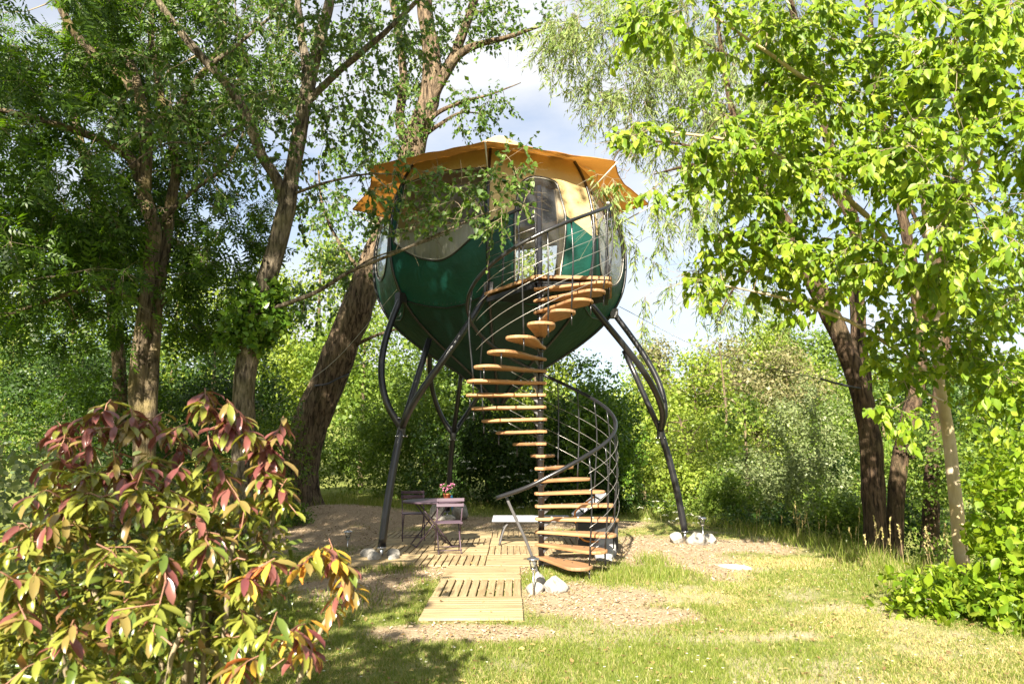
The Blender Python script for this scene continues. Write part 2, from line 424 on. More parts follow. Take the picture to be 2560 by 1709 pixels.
M['wood_mid'] = leaf_mat('wood_mid', [(0, (0.065, 0.12, 0.018)), (0.5, (0.12, 0.19, 0.024)), (1, (0.20, 0.27, 0.045))], 0.4, (1.3, 1.35, 0.5))
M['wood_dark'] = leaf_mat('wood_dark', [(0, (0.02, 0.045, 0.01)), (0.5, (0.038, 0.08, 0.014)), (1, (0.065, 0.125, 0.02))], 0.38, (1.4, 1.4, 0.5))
M['wood_grey'] = leaf_mat('wood_grey', [(0, (0.10, 0.14, 0.05)), (0.5, (0.16, 0.205, 0.075)), (1, (0.25, 0.285, 0.13))], 0.35, (1.2, 1.2, 0.7))
M['pine_leaf'] = leaf_mat('pine_leaf', [(0, (0.10, 0.11, 0.04)), (0.5, (0.17, 0.17, 0.065)), (1, (0.27, 0.24, 0.12))], 0.3, (1.1, 1.1, 0.6))
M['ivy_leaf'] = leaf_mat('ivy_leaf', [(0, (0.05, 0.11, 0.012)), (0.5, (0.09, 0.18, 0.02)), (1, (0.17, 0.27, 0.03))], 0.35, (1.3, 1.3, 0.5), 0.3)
M['grass'] = leaf_mat('grass', [(0, (0.10, 0.15, 0.018)), (0.45, (0.16, 0.215, 0.028)), (0.8, (0.24, 0.265, 0.06)), (1, (0.38, 0.33, 0.16))], 0.4, (1.25, 1.2, 0.5), 0.5, 0.25)
M['dry_grass'] = leaf_mat('dry_grass', [(0, (0.34, 0.28, 0.12)), (0.6, (0.50, 0.41, 0.21)), (1, (0.30, 0.31, 0.06))], 0.35, (1.1, 1.05, 0.7), 0.6, 0.2)
M['chip'] = leaf_mat('chip', [(0, (0.21, 0.15, 0.09)), (0.5, (0.38, 0.29, 0.19)), (1, (0.53, 0.43, 0.31))], 0.0, (1, 1, 1), 0.8, 0.1)
M['litter'] = leaf_mat('litter', [(0, (0.10, 0.06, 0.03)), (0.5, (0.24, 0.16, 0.07)), (1, (0.40, 0.32, 0.12))], 0.1, (1, 1, 1), 0.8, 0.1)
M['photinia_red'] = leaf_mat('photinia_red', [(0, (0.15, 0.042, 0.045)), (0.5, (0.21, 0.08, 0.066)), (1, (0.24, 0.13, 0.07))], 0.3, (1.3, 1.0, 0.75), 0.28, 0.55, island=False)
M['photinia_bronze'] = leaf_mat('photinia_bronze', [(0, (0.21, 0.12, 0.05)), (0.5, (0.22, 0.165, 0.05)), (1, (0.26, 0.215, 0.055))], 0.32, (1.3, 1.1, 0.5), 0.28, 0.55, island=False)
M['photinia_green'] = leaf_mat('photinia_green', [(0, (0.085, 0.13, 0.022)), (0.5, (0.15, 0.19, 0.028)), (1, (0.25, 0.26, 0.045))], 0.34, (1.3, 1.2, 0.5), 0.28, 0.55, island=False)
M['photinia_sunlit'] = leaf_mat('photinia_sunlit', [(0, (0.52, 0.13, 0.06)), (0.5, (0.55, 0.24, 0.04)), (1, (0.50, 0.36, 0.05))], 0.34, (1.2, 1.0, 0.5), 0.28, 0.55, island=False)
M['photinia_mass'] = leaf_mat('photinia_mass', [(0, (0.06, 0.10, 0.018)), (0.45, (0.12, 0.16, 0.025)), (0.75, (0.20, 0.22, 0.035)), (0.9, (0.22, 0.17, 0.05)), (1, (0.22, 0.09, 0.065))], 0.34, (1.3, 1.15, 0.5), 0.3, 0.5)
# ------------------------------------------------------------------ ground
def ell(x, y, cx, cy, rx, ry, soft=0.35, seed=5, rough=0.8):
    d = np.hypot((x - cx) / rx, (y - cy) / ry) + (fbm(x * 1.9, y * 1.9, seed, 5) - 0.5) * rough
    return 1 - smooth(1 - soft, 1 + soft * 0.4, d)
def cover(x, y):
    """share of wood chips and of pale bare soil; what is left is lawn"""
    x, y = np.asarray(x, float), np.asarray(y, float)
    chip = np.zeros_like(x)
    for (cx, cy, rx, ry) in ((-0.6, 11.6, 2.7, 3.2), (-1.75, 8.3, 0.8, 1.2), (0.75, 7.7, 0.85, 1.15), (1.3, 6.9, 0.75, 0.5),
                             (2.4, 10.9, 1.1, 2.1), (3.3, 11.8, 1.5, 1.1), (-4.0, 13.2, 2.7, 2.2), (-3.2, 15.6, 2.8, 1.6), (-0.4, 6.35, 0.9, 0.35), (0.5, 15.2, 3.2, 1.2)):
        chip = np.maximum(chip, ell(x, y, cx, cy, rx, ry))
    chip = np.where((np.hypot((x - 1.75) / 0.75, (y - 9.05) / 0.7) < 1), chip * 0.25, chip)
    pale = np.zeros_like(x)
    for (cx, cy, rx, ry) in ((2.9, 8.1, 0.6, 0.25), (3.55, 7.2, 0.75, 0.28), (3.9, 6.3, 0.9, 0.3), (4.3, 5.9, 0.9, 0.45), (-4.3, 16.7, 1.0, 0.5), (3.1, 9.7, 0.5, 0.2), (2.3, 6.2, 0.7, 0.25)):
        pale = np.maximum(pale, 0.75 * ell(x, y, cx, cy, rx, ry, 0.9, 9, 3.2))
    thin = smooth(0.5, 0.68, fbm(x * 1.1 + 9, y * 1.1, 21)) * smooth(-1.5, 0.8, x - 0.4 * (y - 6)) * smooth(20, 14, y)
    pale = np.maximum(pale, 0.55 * thin)
    return np.clip(chip, 0, 1), np.clip(pale, 0, 1)

def spaced(dense0, dense1, step, far0, far1):
    c = list(np.arange(dense0, dense1 + 1e-6, step))
    s, v = step, dense1
    while v < far1: s *= 1.16; v += s; c.append(v)
    s, v = step, dense0
    while v > far0: s *= 1.16; v -= s; c.insert(0, v)
    return np.array(c)
gx, gy = spaced(-7, 7.5, 0.1, -400, 400), spaced(3.2, 20, 0.1, -60, 700)
GX, GY = np.meshgrid(gx, gy)
micro = 0.012 * (vnoise(GX * 9, GY * 9, 40) - 0.5)
GV = np.stack([GX, GY, gz(GX, GY) + micro], -1).reshape(-1, 3)
nx_, ny_ = len(gx), len(gy)
ii = (np.arange(ny_ - 1)[:, None] * nx_ + np.arange(nx_ - 1)[None]).ravel()
g_me = mesh_arrays("ground", GV, np.stack([ii, ii + 1, ii + 1 + nx_, ii + nx_], 1), True)
ch, pl = cover(GX, GY)
ca = g_me.color_attributes.new("cover", 'FLOAT_COLOR', 'POINT')
colr = np.stack([ch.ravel(), pl.ravel(), np.zeros(ch.size), np.ones(ch.size)], 1).astype(np.float32)
ca.data.foreach_set("color", colr.ravel())
def ground_mat():
    m, nt, out = new_mat("ground_cover")
    N, L = nt.nodes, nt.links
    p = N.new("ShaderNodeBsdfPrincipled"); p.inputs["Roughness"].default_value = 0.95; p.inputs["Specular IOR Level"].default_value = 0.1
    at_ = N.new("ShaderNodeAttribute"); at_.attribute_name = "cover"
    sp = N.new("ShaderNodeSeparateColor"); L.new(at_.outputs["Color"], sp.inputs[0])
    tc = N.new("ShaderNodeTexCoord")
    def noise(scale, det=6, rough=0.6):
        n = N.new("ShaderNodeTexNoise"); n.inputs["Scale"].default_value = scale; n.inputs["Detail"].default_value = det; n.inputs["Roughness"].default_value = rough
        L.new(tc.outputs["Object"], n.inputs["Vector"]); return n
    n_big, n_mid, n_fine = noise(0.9, 5), noise(6, 6), noise(38, 5, 0.75)
    lawn1 = ramp_node(nt, [(0.3, (0.105, 0.15, 0.028)), (0.5, (0.17, 0.20, 0.045)), (0.7, (0.33, 0.30, 0.13))])
    L.new(n_mid.outputs["Fac"], lawn1.inputs[0])
    chipc = ramp_node(nt, [(0.3, (0.18, 0.13, 0.08)), (0.5, (0.38, 0.285, 0.185)), (0.7, (0.54, 0.43, 0.30))])
    L.new(n_fine.outputs["Fac"], chipc.inputs[0])
    palec = ramp_node(nt, [(0.3, (0.36, 0.28, 0.19)), (0.7, (0.55, 0.46, 0.35))])
    L.new(n_fine.outputs["Fac"], palec.inputs[0])
    a = N.new("ShaderNodeMix"); a.data_type = 'RGBA'; L.new(sp.outputs[1], a.inputs[0]); L.new(lawn1.outputs[0], a.inputs[6]); L.new(palec.outputs[0], a.inputs[7])
    b = N.new("ShaderNodeMix"); b.data_type = 'RGBA'; L.new(sp.outputs[0], b.inputs[0]); L.new(a.outputs[2], b.inputs[6]); L.new(chipc.outputs[0], b.inputs[7])
    L.new(b.outputs[2], p.inputs["Base Color"])
    bp = N.new("ShaderNodeBump"); bp.inputs["Strength"].default_value = 0.8; bp.inputs["Distance"].default_value = 0.03
    L.new(n_fine.outputs["Fac"], bp.inputs["Height"]); L.new(bp.outputs[0], p.inputs["Normal"])
    L.new(p.outputs[0], out.inputs[0])
    return m
ground = link("ground", g_me, ground_mat())
tag(ground, kind="structure")

# ------------------------------------------------------------------ leaf and branch tools
T_DIAMOND = (np.array([(0, 0, 0), (0.34, 0.42, 0.04), (0, 1, 0), (-0.34, 0.42, 0.04)]), [np.array([(0, 1, 2, 3)])])
T_WILLOW = (np.array([(0, 0, 0), (0.1, 0.4, 0.02), (0, 1, -0.08), (-0.1, 0.4, 0.02)]), [np.array([(0, 1, 2, 3)])])
T_POPLAR = (np.array([(0, 0, 0), (0.40, 0.20, 0.05), (0.30, 0.52, 0.06), (0, 1, -0.04), (-0.30, 0.52, 0.06), (-0.40, 0.20, 0.05)]), [np.array([(0, 1, 2, 3), (0, 3, 4, 5)])])
T_OVATE = (np.array([(0, 0, 0), (0.20, 0.18, 0.07), (0.29, 0.42, 0.08), (0.17, 0.74, 0.03), (0, 1.0, -0.10), (-0.17, 0.74, 0.03), (-0.29, 0.42, 0.08), (-0.20, 0.18, 0.07), (0, 0.42, 0.0), (0, 0.74, -0.03)]),
           [np.array([(0, 1, 2, 8), (8, 2, 3, 9), (0, 8, 6, 7), (8, 9, 5, 6)]), np.array([(9, 3, 4), (9, 4, 5)])])
T_GRASS = (np.array([(-0.5, 0, 0), (0.5, 0, 0), (0.36, 0.55, 0), (-0.36, 0.55, 0), (0, 1.0, 0)]), [np.array([(0, 1, 2, 3)]), np.array([(3, 2, 4)])])
T_CHIP = (np.array([(-0.5, -0.16, 0), (0.5, -0.2, 0.02), (0.45, 0.17, 0), (-0.4, 0.2, 0.03)]), [np.array([(0, 1, 2, 3)])])
def compound(n_pairs, leaflet, lw, start=0.3):
    """a feathered leaf of length 1"""
    V, F = [], []
    def one(base, ax, ln):
        ax = np.array(ax) / np.linalg.norm(ax); side = np.array((ax[1], -ax[0], 0))
        b = sum(len(v) for v in V)
        V.append(np.array([base, base + ax * ln * 0.42 + side * ln * lw + (0, 0, 0.02), base + ax * ln + (0, 0, -0.06), base + ax * ln * 0.42 - side * ln * lw + (0, 0, 0.02)]))
        F.append((b, b + 1, b + 2, b + 3))
    for i in range(n_pairs):
        t = start + (0.93 - start) * i / max(n_pairs - 1, 1)
        for s in (-1, 1): one(np.array((0.0, t, -0.06 * t)), (s * 0.9, 0.55, -0.12), leaflet)
    one(np.array((0.0, 0.93, -0.06)), (0, 1, -0.1), leaflet)
    return np.vstack(V), [np.array(F)]
T_ASH = compound(4, 0.36, 0.17)
T_TRI = compound(1, 0.62, 0.26, 0.42)
def leaves(name, P, A, N_, S, tmpl, mat, parent=None, sm=False, wid=None):
    TV, TF = tmpl
    P, A, N_ = np.asarray(P, float), unit(np.asarray(A, float)), np.asarray(N_, float)
    S = np.broadcast_to(np.asarray(S, float), (len(P),))
    B = unit(np.cross(A, N_)); N2 = np.cross(B, A)
    W = S if wid is None else np.broadcast_to(wid, (len(P),))
    V = (P[:, None] + B[:, None] * (TV[None, :, 0:1] * W[:, None, None]) + A[:, None] * (TV[None, :, 1:2] * S[:, None, None]) + N2[:, None] * (TV[None, :, 2:3] * S[:, None, None])).reshape(-1, 3)
    off = (np.arange(len(P)) * len(TV))[:, None, None]
    F = [(f[None] + off).reshape(-1, f.shape[1]) for f in TF]
    me = mesh_arrays(name, V, F, sm)
    return link(name, me, mat, parent)
def sticks(name, P0, P1, r0, r1, mat, parent=None):
    """many thin three-sided twigs in one mesh"""
    P0, P1 = np.asarray(P0, float), np.asarray(P1, float)
    n = len(P0); d = unit(P1 - P0)
    a = np.where(np.abs(d[:, 2:3]) < 0.9, np.array([[0, 0, 1.0]]), np.array([[1.0, 0, 0]]))
    u = unit(np.cross(d, a)); w = np.cross(d, u)
    r0, r1 = np.broadcast_to(r0, (n,))[:, None], np.broadcast_to(r1, (n,))[:, None]
    V = []
    for P, r in ((P0, r0), (P1, r1)):
        for k in range(3):
            V.append(P + (u * math.cos(k * 2.0944) + w * math.sin(k * 2.0944)) * r)
    V = np.stack(V, 1).reshape(-1, 3)
    b = np.arange(n)[:, None] * 6
    F = np.concatenate([b + np.array([[k, (k + 1) % 3, 3 + (k + 1) % 3, 3 + k]]) for k in range(3)])
    return link(name, mesh_arrays(name, V, F, True), mat, parent)
def limb_mesh(name, pts, radii, mat, parent=None, n=10, furrow=0.06, step=0.12, jitter=0.02, seed=0, flare=0.0):
    """a tapering, uneven limb along pts; flare widens the foot"""
    P = np.asarray(pts, float)
    L = np.linalg.norm(np.diff(P, axis=0), axis=1).sum()
    m = int(np.clip(L / step, 5, 90))
    Q = spline(np.column_stack([P, np.interp(np.linspace(0, 1, len(P)), np.linspace(0, 1, len(radii)), radii)]), m)
    C, rad = Q[:, :3].copy(), Q[:, 3]
    t = np.linspace(0, L, m)
    C[:, 0] += jitter * (fbm(t * 1.9, t * 0 + seed, 60) - 0.5) * 2; C[:, 1] += jitter * (fbm(t * 1.9, t * 0 + seed + 9, 61) - 0.5) * 2
    C[0], C[-1] = Q[0, :3], Q[-1, :3]
    if flare: rad = rad * (1 + flare * np.exp(-t / 0.35))
    T = unit(np.gradient(C, axis=0))
    a = np.array((1.0, 0.2, 0)) if abs(T[0, 0]) < 0.8 else np.array((0, 1.0, 0))
    u = a - T * (T @ a)[:, None]; u = unit(u); w = np.cross(T, u)
    an = np.arange(n) * 2 * math.pi / n
    rr_ = rad[:, None] * (1 + furrow * 2 * (vnoise(np.cos(an)[None] * n * 0.28 + np.sin(an)[None] * n * 0.19 + seed * 3 + 40, np.sin(an)[None] * n * 0.28 + t[:, None] * 1.6 + 40, 70) - 0.5)
                          + furrow * 1.3 * (fbm(t[:, None] * 2.5 + seed, an[None] * 0 + np.cos(an)[None] * 1.2, 71) - 0.5))
    V = C[:, None] + u[:, None] * (np.cos(an)[None, :, None] * rr_[..., None]) + w[:, None] * (np.sin(an)[None, :, None] * rr_[..., None])
    V = np.concatenate([V.reshape(-1, 3), C[-1:] + T[-1:] * rad[-1] * 0.3])
    i = (np.arange(m - 1)[:, None] * n + np.arange(n)[None]).ravel()
    j = (np.arange(m - 1)[:, None] * n + (np.arange(n)[None] + 1) % n).ravel()
    capf = np.stack([(m - 1) * n + np.arange(n), (m - 1) * n + (np.arange(n) + 1) % n, np.full(n, m * n)], 1)
    me = mesh_arrays(name, V, [np.stack([i, j, j + n, i + n], 1), capf], True)
    return link(name, me, mat, parent), C, rad
def rand_dirs(n, rng=RNG):
    return unit(rng.normal(size=(n, 3)))
def in_lobes(lobes, n, rng=RNG, shell=0.35, with_out=False):
    """n points in a set of ellipsoids (centre, radii), thicker towards their skins"""
    w = np.array([l[1][0] * l[1][1] * l[1][2] for l in lobes]) ** 0.72
    k = rng.choice(len(lobes), n, p=w / w.sum())
    c = np.array([l[0] for l in lobes])[k]; r = np.array([l[1] for l in lobes])[k]
    d = rand_dirs(n, rng); q = rng.uniform(shell, 1, n) ** 0.6
    if with_out: return c + d * r * q[:, None], unit(d / r)
    return c + d * r * q[:, None]
def attach(nodes, node_r, targets, rng=RNG, max_r=0.03, sag=0.0, end_r=0.004):
    """joins every target to the nearest wood by a bent branch; returns segments and arrival directions"""
    nodes, node_r = [np.asarray(nodes, float)], [np.asarray(node_r, float)]
    NA, NR = nodes[0], node_r[0]
    order = np.argsort([np.min(np.sum((NA - t) ** 2, 1)) for t in targets])
    S0, S1, R0, R1 = [], [], [], []
    dirs = np.zeros((len(targets), 3))
    for k in order:
        t = targets[k]
        d2 = np.sum((NA - t) ** 2, 1) + 0.25 * np.maximum(NA[:, 2] - t[2] + 0.1, 0) ** 2
        j = int(np.argmin(d2)); a = NA[j]; ra = min(NR[j] * 0.7, max_r, 0.006 + 0.012 * math.sqrt(d2[j]))
        ln = np.linalg.norm(t - a)
        m = int(np.clip(ln / 0.25, 2, 9)) + 1
        u = np.linspace(0, 1, m)[:, None]
        bend = rng.normal(size=3) * ln * 0.10 + np.array((0, 0, ln * 0.10 - sag * ln))
        pts = a + (t - a) * u + bend * (u * (1 - u) * 2)
        pts[1:-1] += rng.normal(size=(m - 2, 3)) * 0.02 * ln
        rad = ra + (end_r - ra) * u[:, 0] ** 0.8
        S0.append(pts[:-1]); S1.append(pts[1:]); R0.append(rad[:-1]); R1.append(rad[1:])
        NA = np.vstack([NA, pts[1:]]); NR = np.r_[NR, rad[1:]]
        v = pts[-1] - pts[-2]; dirs[k] = v / max(np.linalg.norm(v), 1e-6)
    return np.vstack(S0), np.vstack(S1), np.concatenate(R0), np.concatenate(R1), dirs
def twig_leaves(C, D, n_twig, n_leaf, L, size, droop=0.25, leaf_droop=0.35, out=0.6, rng=RNG, size_var=0.3, spread=0.95, up=0.7):
    """twigs at cluster points C (arrival direction D) and the leaves on them"""
    n = len(C)
    c = np.repeat(C, n_twig, 0); d0 = np.repeat(D, n_twig, 0)
    d = unit(d0 * out + rand_dirs(len(c), rng) * spread + np.array((0, 0, -droop)))
    ln = L * rng.uniform(0.5, 1.25, len(c))
    e = c + d * ln[:, None]; e[:, 2] -= droop * 0.5 * ln
    q = np.repeat(np.arange(len(c)), n_leaf)
    t = (np.tile(np.arange(n_leaf), len(c)) + rng.uniform(0.1, 0.9, len(q))) / n_leaf
    t = 0.12 + 0.9 * t
    p = c[q] + (e - c)[q] * t[:, None] + np.array((0, 0, 1)) * (droop * 0.3 * ln[q] * t * (1 - t))[:, None]
    ax = unit(d[q] * 0.55 + rand_dirs(len(q), rng) * 0.75 + np.array((0, 0, -leaf_droop)))
    nm = rand_dirs(len(q), rng) * 0.75 + np.array((0.0, -0.25, up))
    s = size * np.clip(rng.normal(1, size_var, len(q)), 0.45, 1.7)
    return c, e, p, ax, nm, s

def make_tree(name, label, limbs, lobes, n_cl, leaf, bark, group=None, n_twig=5, n_leaf=6, L=0.45, seed=1, max_r=0.03, sag=0.0,
              droop=0.25, leaf_droop=0.35, tmpl=None, size=0.06, shell=0.35, furrow=0.06, out=0.6, extra=None, cull=None, sides=12, twig_mat='twig', up=0.7, flare=0.35, cat='tree'):
    rng = np.random.default_rng(seed)
    base = np.asarray(limbs[0][0][0], float)
    root = empty(name, (0, 0, 0))
    nodes, nr = [], []
    for i, (pts, rad) in enumerate(limbs):
        o, C, rd = limb_mesh("trunk" if i == 0 else "branch", pts, rad, M[bark], root, n=max(6, sides if max(rad) > 0.06 else 8), furrow=furrow, seed=seed * 7 + i, flare=flare if i == 0 else 0.0)
        nodes.append(C[len(C) // 4 if i == 0 else 1:]); nr.append(rd[len(rd) // 4 if i == 0 else 1:])
    nodes, nr = np.vstack(nodes), np.concatenate(nr)
    T = in_lobes(lobes, n_cl, rng, shell)
    if extra is not None: T = np.vstack([T, extra])
    if cull is not None: T = T[~cull(T)]
    s0, s1, r0, r1, D = attach(nodes, nr, T, rng, max_r, sag)
    c, e, p, ax, nm, s = twig_leaves(T, D, n_twig, n_leaf, L, size, droop, leaf_droop, out, rng, up=up)
    if cull is not None:
        k = ~cull(p); p, ax, nm, s = p[k], ax[k], nm[k], s[k]
    tw = sticks("twigs", np.vstack([s0, c]), np.vstack([s1, e]), np.r_[r0, np.full(len(c), 0.0035)], np.r_[r1, np.full(len(c), 0.0015)], M[twig_mat], root)
    tag(tw, kind="stuff")
    cr = leaves("crown", p, ax, nm, s, tmpl or T_DIAMOND, M[leaf], root)
    tag(cr, kind="stuff")
    tag(root, label, cat, group)
    return root
def bulk(name, label, cat, lobes, n, size, leaf, seed, tmpl=T_DIAMOND, trunk=None, bark='bark_willow', group=None, shell=0.55, clump=0.22, up=0.55, kind=None, stems=0, cull=None):
    """a shrub or far tree: leaf clumps through its lobes, a stem below"""
    rng = np.random.default_rng(seed)
    root = empty(name)
    per = 20
    T, TO_ = in_lobes(lobes, max(n // per, 4), rng, shell, True)
    q = np.repeat(np.arange(len(T)), per)
    p = T[q] + rng.normal(size=(len(q), 3)) * clump
    cen = np.mean([l[0] for l in lobes], 0)
    ax = unit(rand_dirs(len(q), rng) + unit(T[q] - cen) * 0.5 + np.array((0, 0, -0.25)))
    face = unit(rand_dirs(len(T), rng) * 0.45 + TO_ * 1.0 + np.array((0, 0, up * 0.5)))
    nm = rand_dirs(len(q), rng) * 0.5 + face[q]
    s = size * np.clip(rng.normal(1, 0.3, len(q)), 0.4, 1.8)
    if cull is not None:
        kk = ~cull(p); p, ax, nm, s = p[kk], ax[kk], nm[kk], s[kk]
    o = leaves("crown" if cat == 'tree' else "foliage", p, ax, nm, s, tmpl, M[leaf], root)
    tag(o, kind="stuff")
    if trunk:
        for i, (pts, rad) in enumerate(trunk):
            limb_mesh("trunk" if i == 0 and cat == 'tree' else ("stem" if cat != 'tree' else "branch"), pts, rad, M[bark], root, n=8, seed=seed + i)
    if stems:
        nod = np.array([[cen[0] + rng.normal() * 0.15, cen[1] + rng.normal() * 0.15, float(gz(cen[0], cen[1])) - 0.03]])
        tg = T[rng.choice(len(T), min(stems, len(T)), replace=False)]
        s0, s1, r0, r1, D = attach(nod, np.array([0.05]), tg, rng, 0.03)
        tag(sticks("stems", s0, s1, r0, r1, M['twig'], root), kind="stuff")
    tag(root, label, cat, group)
    return root
# ------------------------------------------------------------------ the pod on its three forked legs
CX, CY = -0.26, 12.97
PR = np.array([(2.42, .05), (2.6, .2), (3.0, .7), (3.53, 1.5), (3.88, 1.93), (4.45, 2.32), (5.1, 2.45), (5.7, 2.40), (6.2, 2.25), (6.6, 2.04), (7.0, 1.75)])
PM = np.gradient(PR[:, 1], PR[:, 0])
RIB0, STEP = -138.0, 45.0
def rad(z):
    i = int(np.clip(np.searchsorted(PR[:, 0], z) - 1, 0, len(PR) - 2))
    h = PR[i + 1, 0] - PR[i, 0]; t = (z - PR[i, 0]) / h
    return (2*t**3-3*t**2+1)*PR[i,1] + (t**3-2*t**2+t)*h*PM[i] + (-2*t**3+3*t**2)*PR[i+1,1] + (t**3-t**2)*h*PM[i+1]
def surf(k, u, z, off=0.0):
    d = R((u - 0.5) * STEP); f = 0.9239 / math.cos(d)
    fl = 0.75 if z > 4.0 else 0.35 + 0.4 * max(0, (z - 2.6) / 1.4)
    r = rad(z) * (1 - fl + fl * f) + off
    a = R(RIB0 + STEP * (k + u))
    return (CX + r * math.cos(a), CY + r * math.sin(a), z)

pod = empty("treehouse_pod", (CX, CY, 0))
pod_inv = Vector((-CX, -CY, 0))
def podmesh(mb, name, mat, parent=None, sm=False):
    """shapes are in world coordinates; the pod's origin is on the ground below its axis"""
    mb.v = [(x - CX, y - CY, z) for x, y, z in mb.v]
    return mb.build(name, mat, parent or pod, sm)
tag(pod, "round dark green treehouse pod with orange canvas roof, standing on three black forked legs", "treehouse")

def interp_curve(c):
    c = np.array(c); return lambda u: float(np.interp(u, c[:, 0], c[:, 1]))
SEAM = interp_curve([(0, 4.14), (.1, 4.07), (.25, 4.0), (.47, 3.945), (.7, 3.97), (.88, 4.04), (1, 4.12)])
def smooth_curve(c, n=40):
    return [tuple(p) for p in spline(c, n)]
# windows as closed outlines in (u along the facet, height)
win_A = smooth_curve([(.03, 5.10), (.158, 4.90), (.286, 4.765), (.42, 4.69), (.522, 4.665), (.62, 4.70), (.72, 4.79), (.85, 4.96), (.93, 5.10), (.972, 5.22)], 36) + [(.972, 6.2), (.75, 6.26), (.5, 6.27), (.25, 6.26), (.03, 6.2)]
door_B = [(.24, 4.30), (.23, 4.8), (.225, 5.266)] + smooth_curve([(.225, 5.27), (.26, 5.72), (.31, 5.97), (.40, 6.10), (.50, 6.13), (.58, 6.12), (.676, 6.06), (.70, 5.80), (.73, 5.47)], 30) + [(.725, 5.2), (.715, 4.9), (.715, 4.30)]
win_C = smooth_curve([(.10, 6.1), (.10, 5.5), (.13, 4.9), (.24, 4.6), (.42, 4.5), (.7, 4.58), (.88, 4.9), (.92, 5.5), (.90, 6.1)], 40)
win_L = smooth_curve([(.12, 6.15), (.10, 5.5), (.15, 5.0), (.35, 4.72), (.55, 4.66), (.75, 4.75), (.9, 5.05), (.93, 5.5), (.93, 6.15)], 40)
win_R = smooth_curve([(.08, 6.1), (.08, 5.2), (.25, 4.75), (.5, 4.55), (.75, 4.75), (.92, 5.2), (.92, 6.1)], 40)
low_R = smooth_curve([(.06, 6.1), (.06, 5.0), (.25, 4.45), (.5, 4.3), (.75, 4.45), (.94, 5.0), (.94, 6.1)], 40)
BEIGE_DEF = [(0, 5.22), (1, 5.22)]
FACETS = {0: (win_A, [(0, 6.2), (.25, 6.26), (.5, 6.27), (.75, 6.26), (1, 6.2)]), 1: (door_B, [(0, 5.2), (.225, 5.45), (.73, 5.46), (1, 5.14)]),
          2: (win_C, BEIGE_DEF), 3: (win_R, BEIGE_DEF), 4: (low_R, BEIGE_DEF), 5: (low_R, BEIGE_DEF), 6: (win_R, BEIGE_DEF), 7: (win_L, BEIGE_DEF)}
def inside(poly, x, y):
    c = False; j = len(poly) - 1
    for i in range(len(poly)):
        (xi, yi), (xj, yj) = poly[i], poly[j]
        if (yi > y) != (yj > y) and x < (xj - xi) * (y - yi) / (yj - yi) + xi: c = not c
        j = i
    return c
def facet(k):
    win, bg = FACETS[k]
    bgf = interp_curve(bg)
    V, E = [], []
    def poly(pts, closed):
        b = len(V); V.extend(Vector((p[0], p[1])) for p in pts)
        E.extend((b + i, b + i + 1) for i in range(len(pts) - 1))
        if closed: E.append((b + len(pts) - 1, b))
    us = np.linspace(0, 1, 13)
    poly([(u, SEAM(u)) for u in np.linspace(0, 1, 25)], False)
    poly([(u, bgf(u)) for u in np.linspace(0, 1, 17)], False)
    poly(win, True)
    zs = list(np.linspace(2.42, 4.0, 15)) + list(np.linspace(4.1, 6.66, 22))
    for z in zs:
        for u in us: V.append(Vector((u, z)))
    r = geometry.delaunay_2d_cdt(V, E, [], 0, 1e-5)
    vs2, fs = r[0], r[2]
    cls = {}
    for f in fs:
        cu = sum(vs2[i].x for i in f) / len(f); cz = sum(vs2[i].y for i in f) / len(f)
        if inside(win, cu, cz): c = 'window'
        elif cz < SEAM(cu): c = 'low'
        elif cz < bgf(cu): c = 'mid'
        else: c = 'top'
        cls.setdefault(c, []).append(f)
    def sub(fl, off=0.0):
        ids = sorted({i for f in fl for i in f}); mp = {a: b for b, a in enumerate(ids)}
        mb = MB(); mb.add([surf(k, min(max(vs2[i].x, 0), 1), vs2[i].y, off) for i in ids], [tuple(mp[i] for i in f) for f in fl]); return mb
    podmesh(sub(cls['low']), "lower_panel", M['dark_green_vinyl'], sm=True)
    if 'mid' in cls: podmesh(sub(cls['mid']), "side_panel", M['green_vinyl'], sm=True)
    podmesh(sub(cls['top']), "upper_panel", M['beige_canvas'], sm=True)
    is_door = k == 1
    pane = podmesh(sub(cls['window'], -0.008), "door" if is_door else "window", M['sky_glare_vinyl'] if k in (2,) else M['clear_vinyl'], sm=True)
    tr = MB().tube([surf(k, p[0], p[1], 0.006) for p in win + [win[0]]], 0.014, 6, False)
    fr = podmesh(tr, "window_trim", M['black_steel'], pane, True)
    if k in (0, 1, 2, 7):
        inner = [(0.5 + (p[0] - 0.5) * 0.965, 5.4 + (p[1] - 5.4) * 0.97) for p in win]
        podmesh(MB().tube([surf(k, p[0], p[1], 0.010) for p in inner + [inner[0]]], 0.006, 6, False), "window_trim", M['white_trim'], pane, True)
for k in range(8): facet(k)
# black ribs over the seams between the panels, and the piping of the lower seam
for k in range(8):
    zs = np.linspace(2.45, 6.62, 44)
    podmesh(MB().tube([surf(k, 0, z, 0.018) for z in zs], 0.026, 8), "rib", M['black_steel'], sm=True)
    podmesh(MB().tube([surf(k, u, SEAM(u), 0.008) for u in np.linspace(0.02, 0.98, 24)], 0.011, 6), "seam_piping", M['black_steel'], sm=True)
# rivets down the window facet and along its seam
rv = MB()
for k in (0, 1, 7):
    for u in np.linspace(0.06, 0.94, 17):
        p = surf(k, u, SEAM(u) + 0.05, 0.004); rv.box(p, (0.009, 0.009, 0.009))
tag(podmesh(rv, "rivets", M['grey_steel']), kind="stuff")
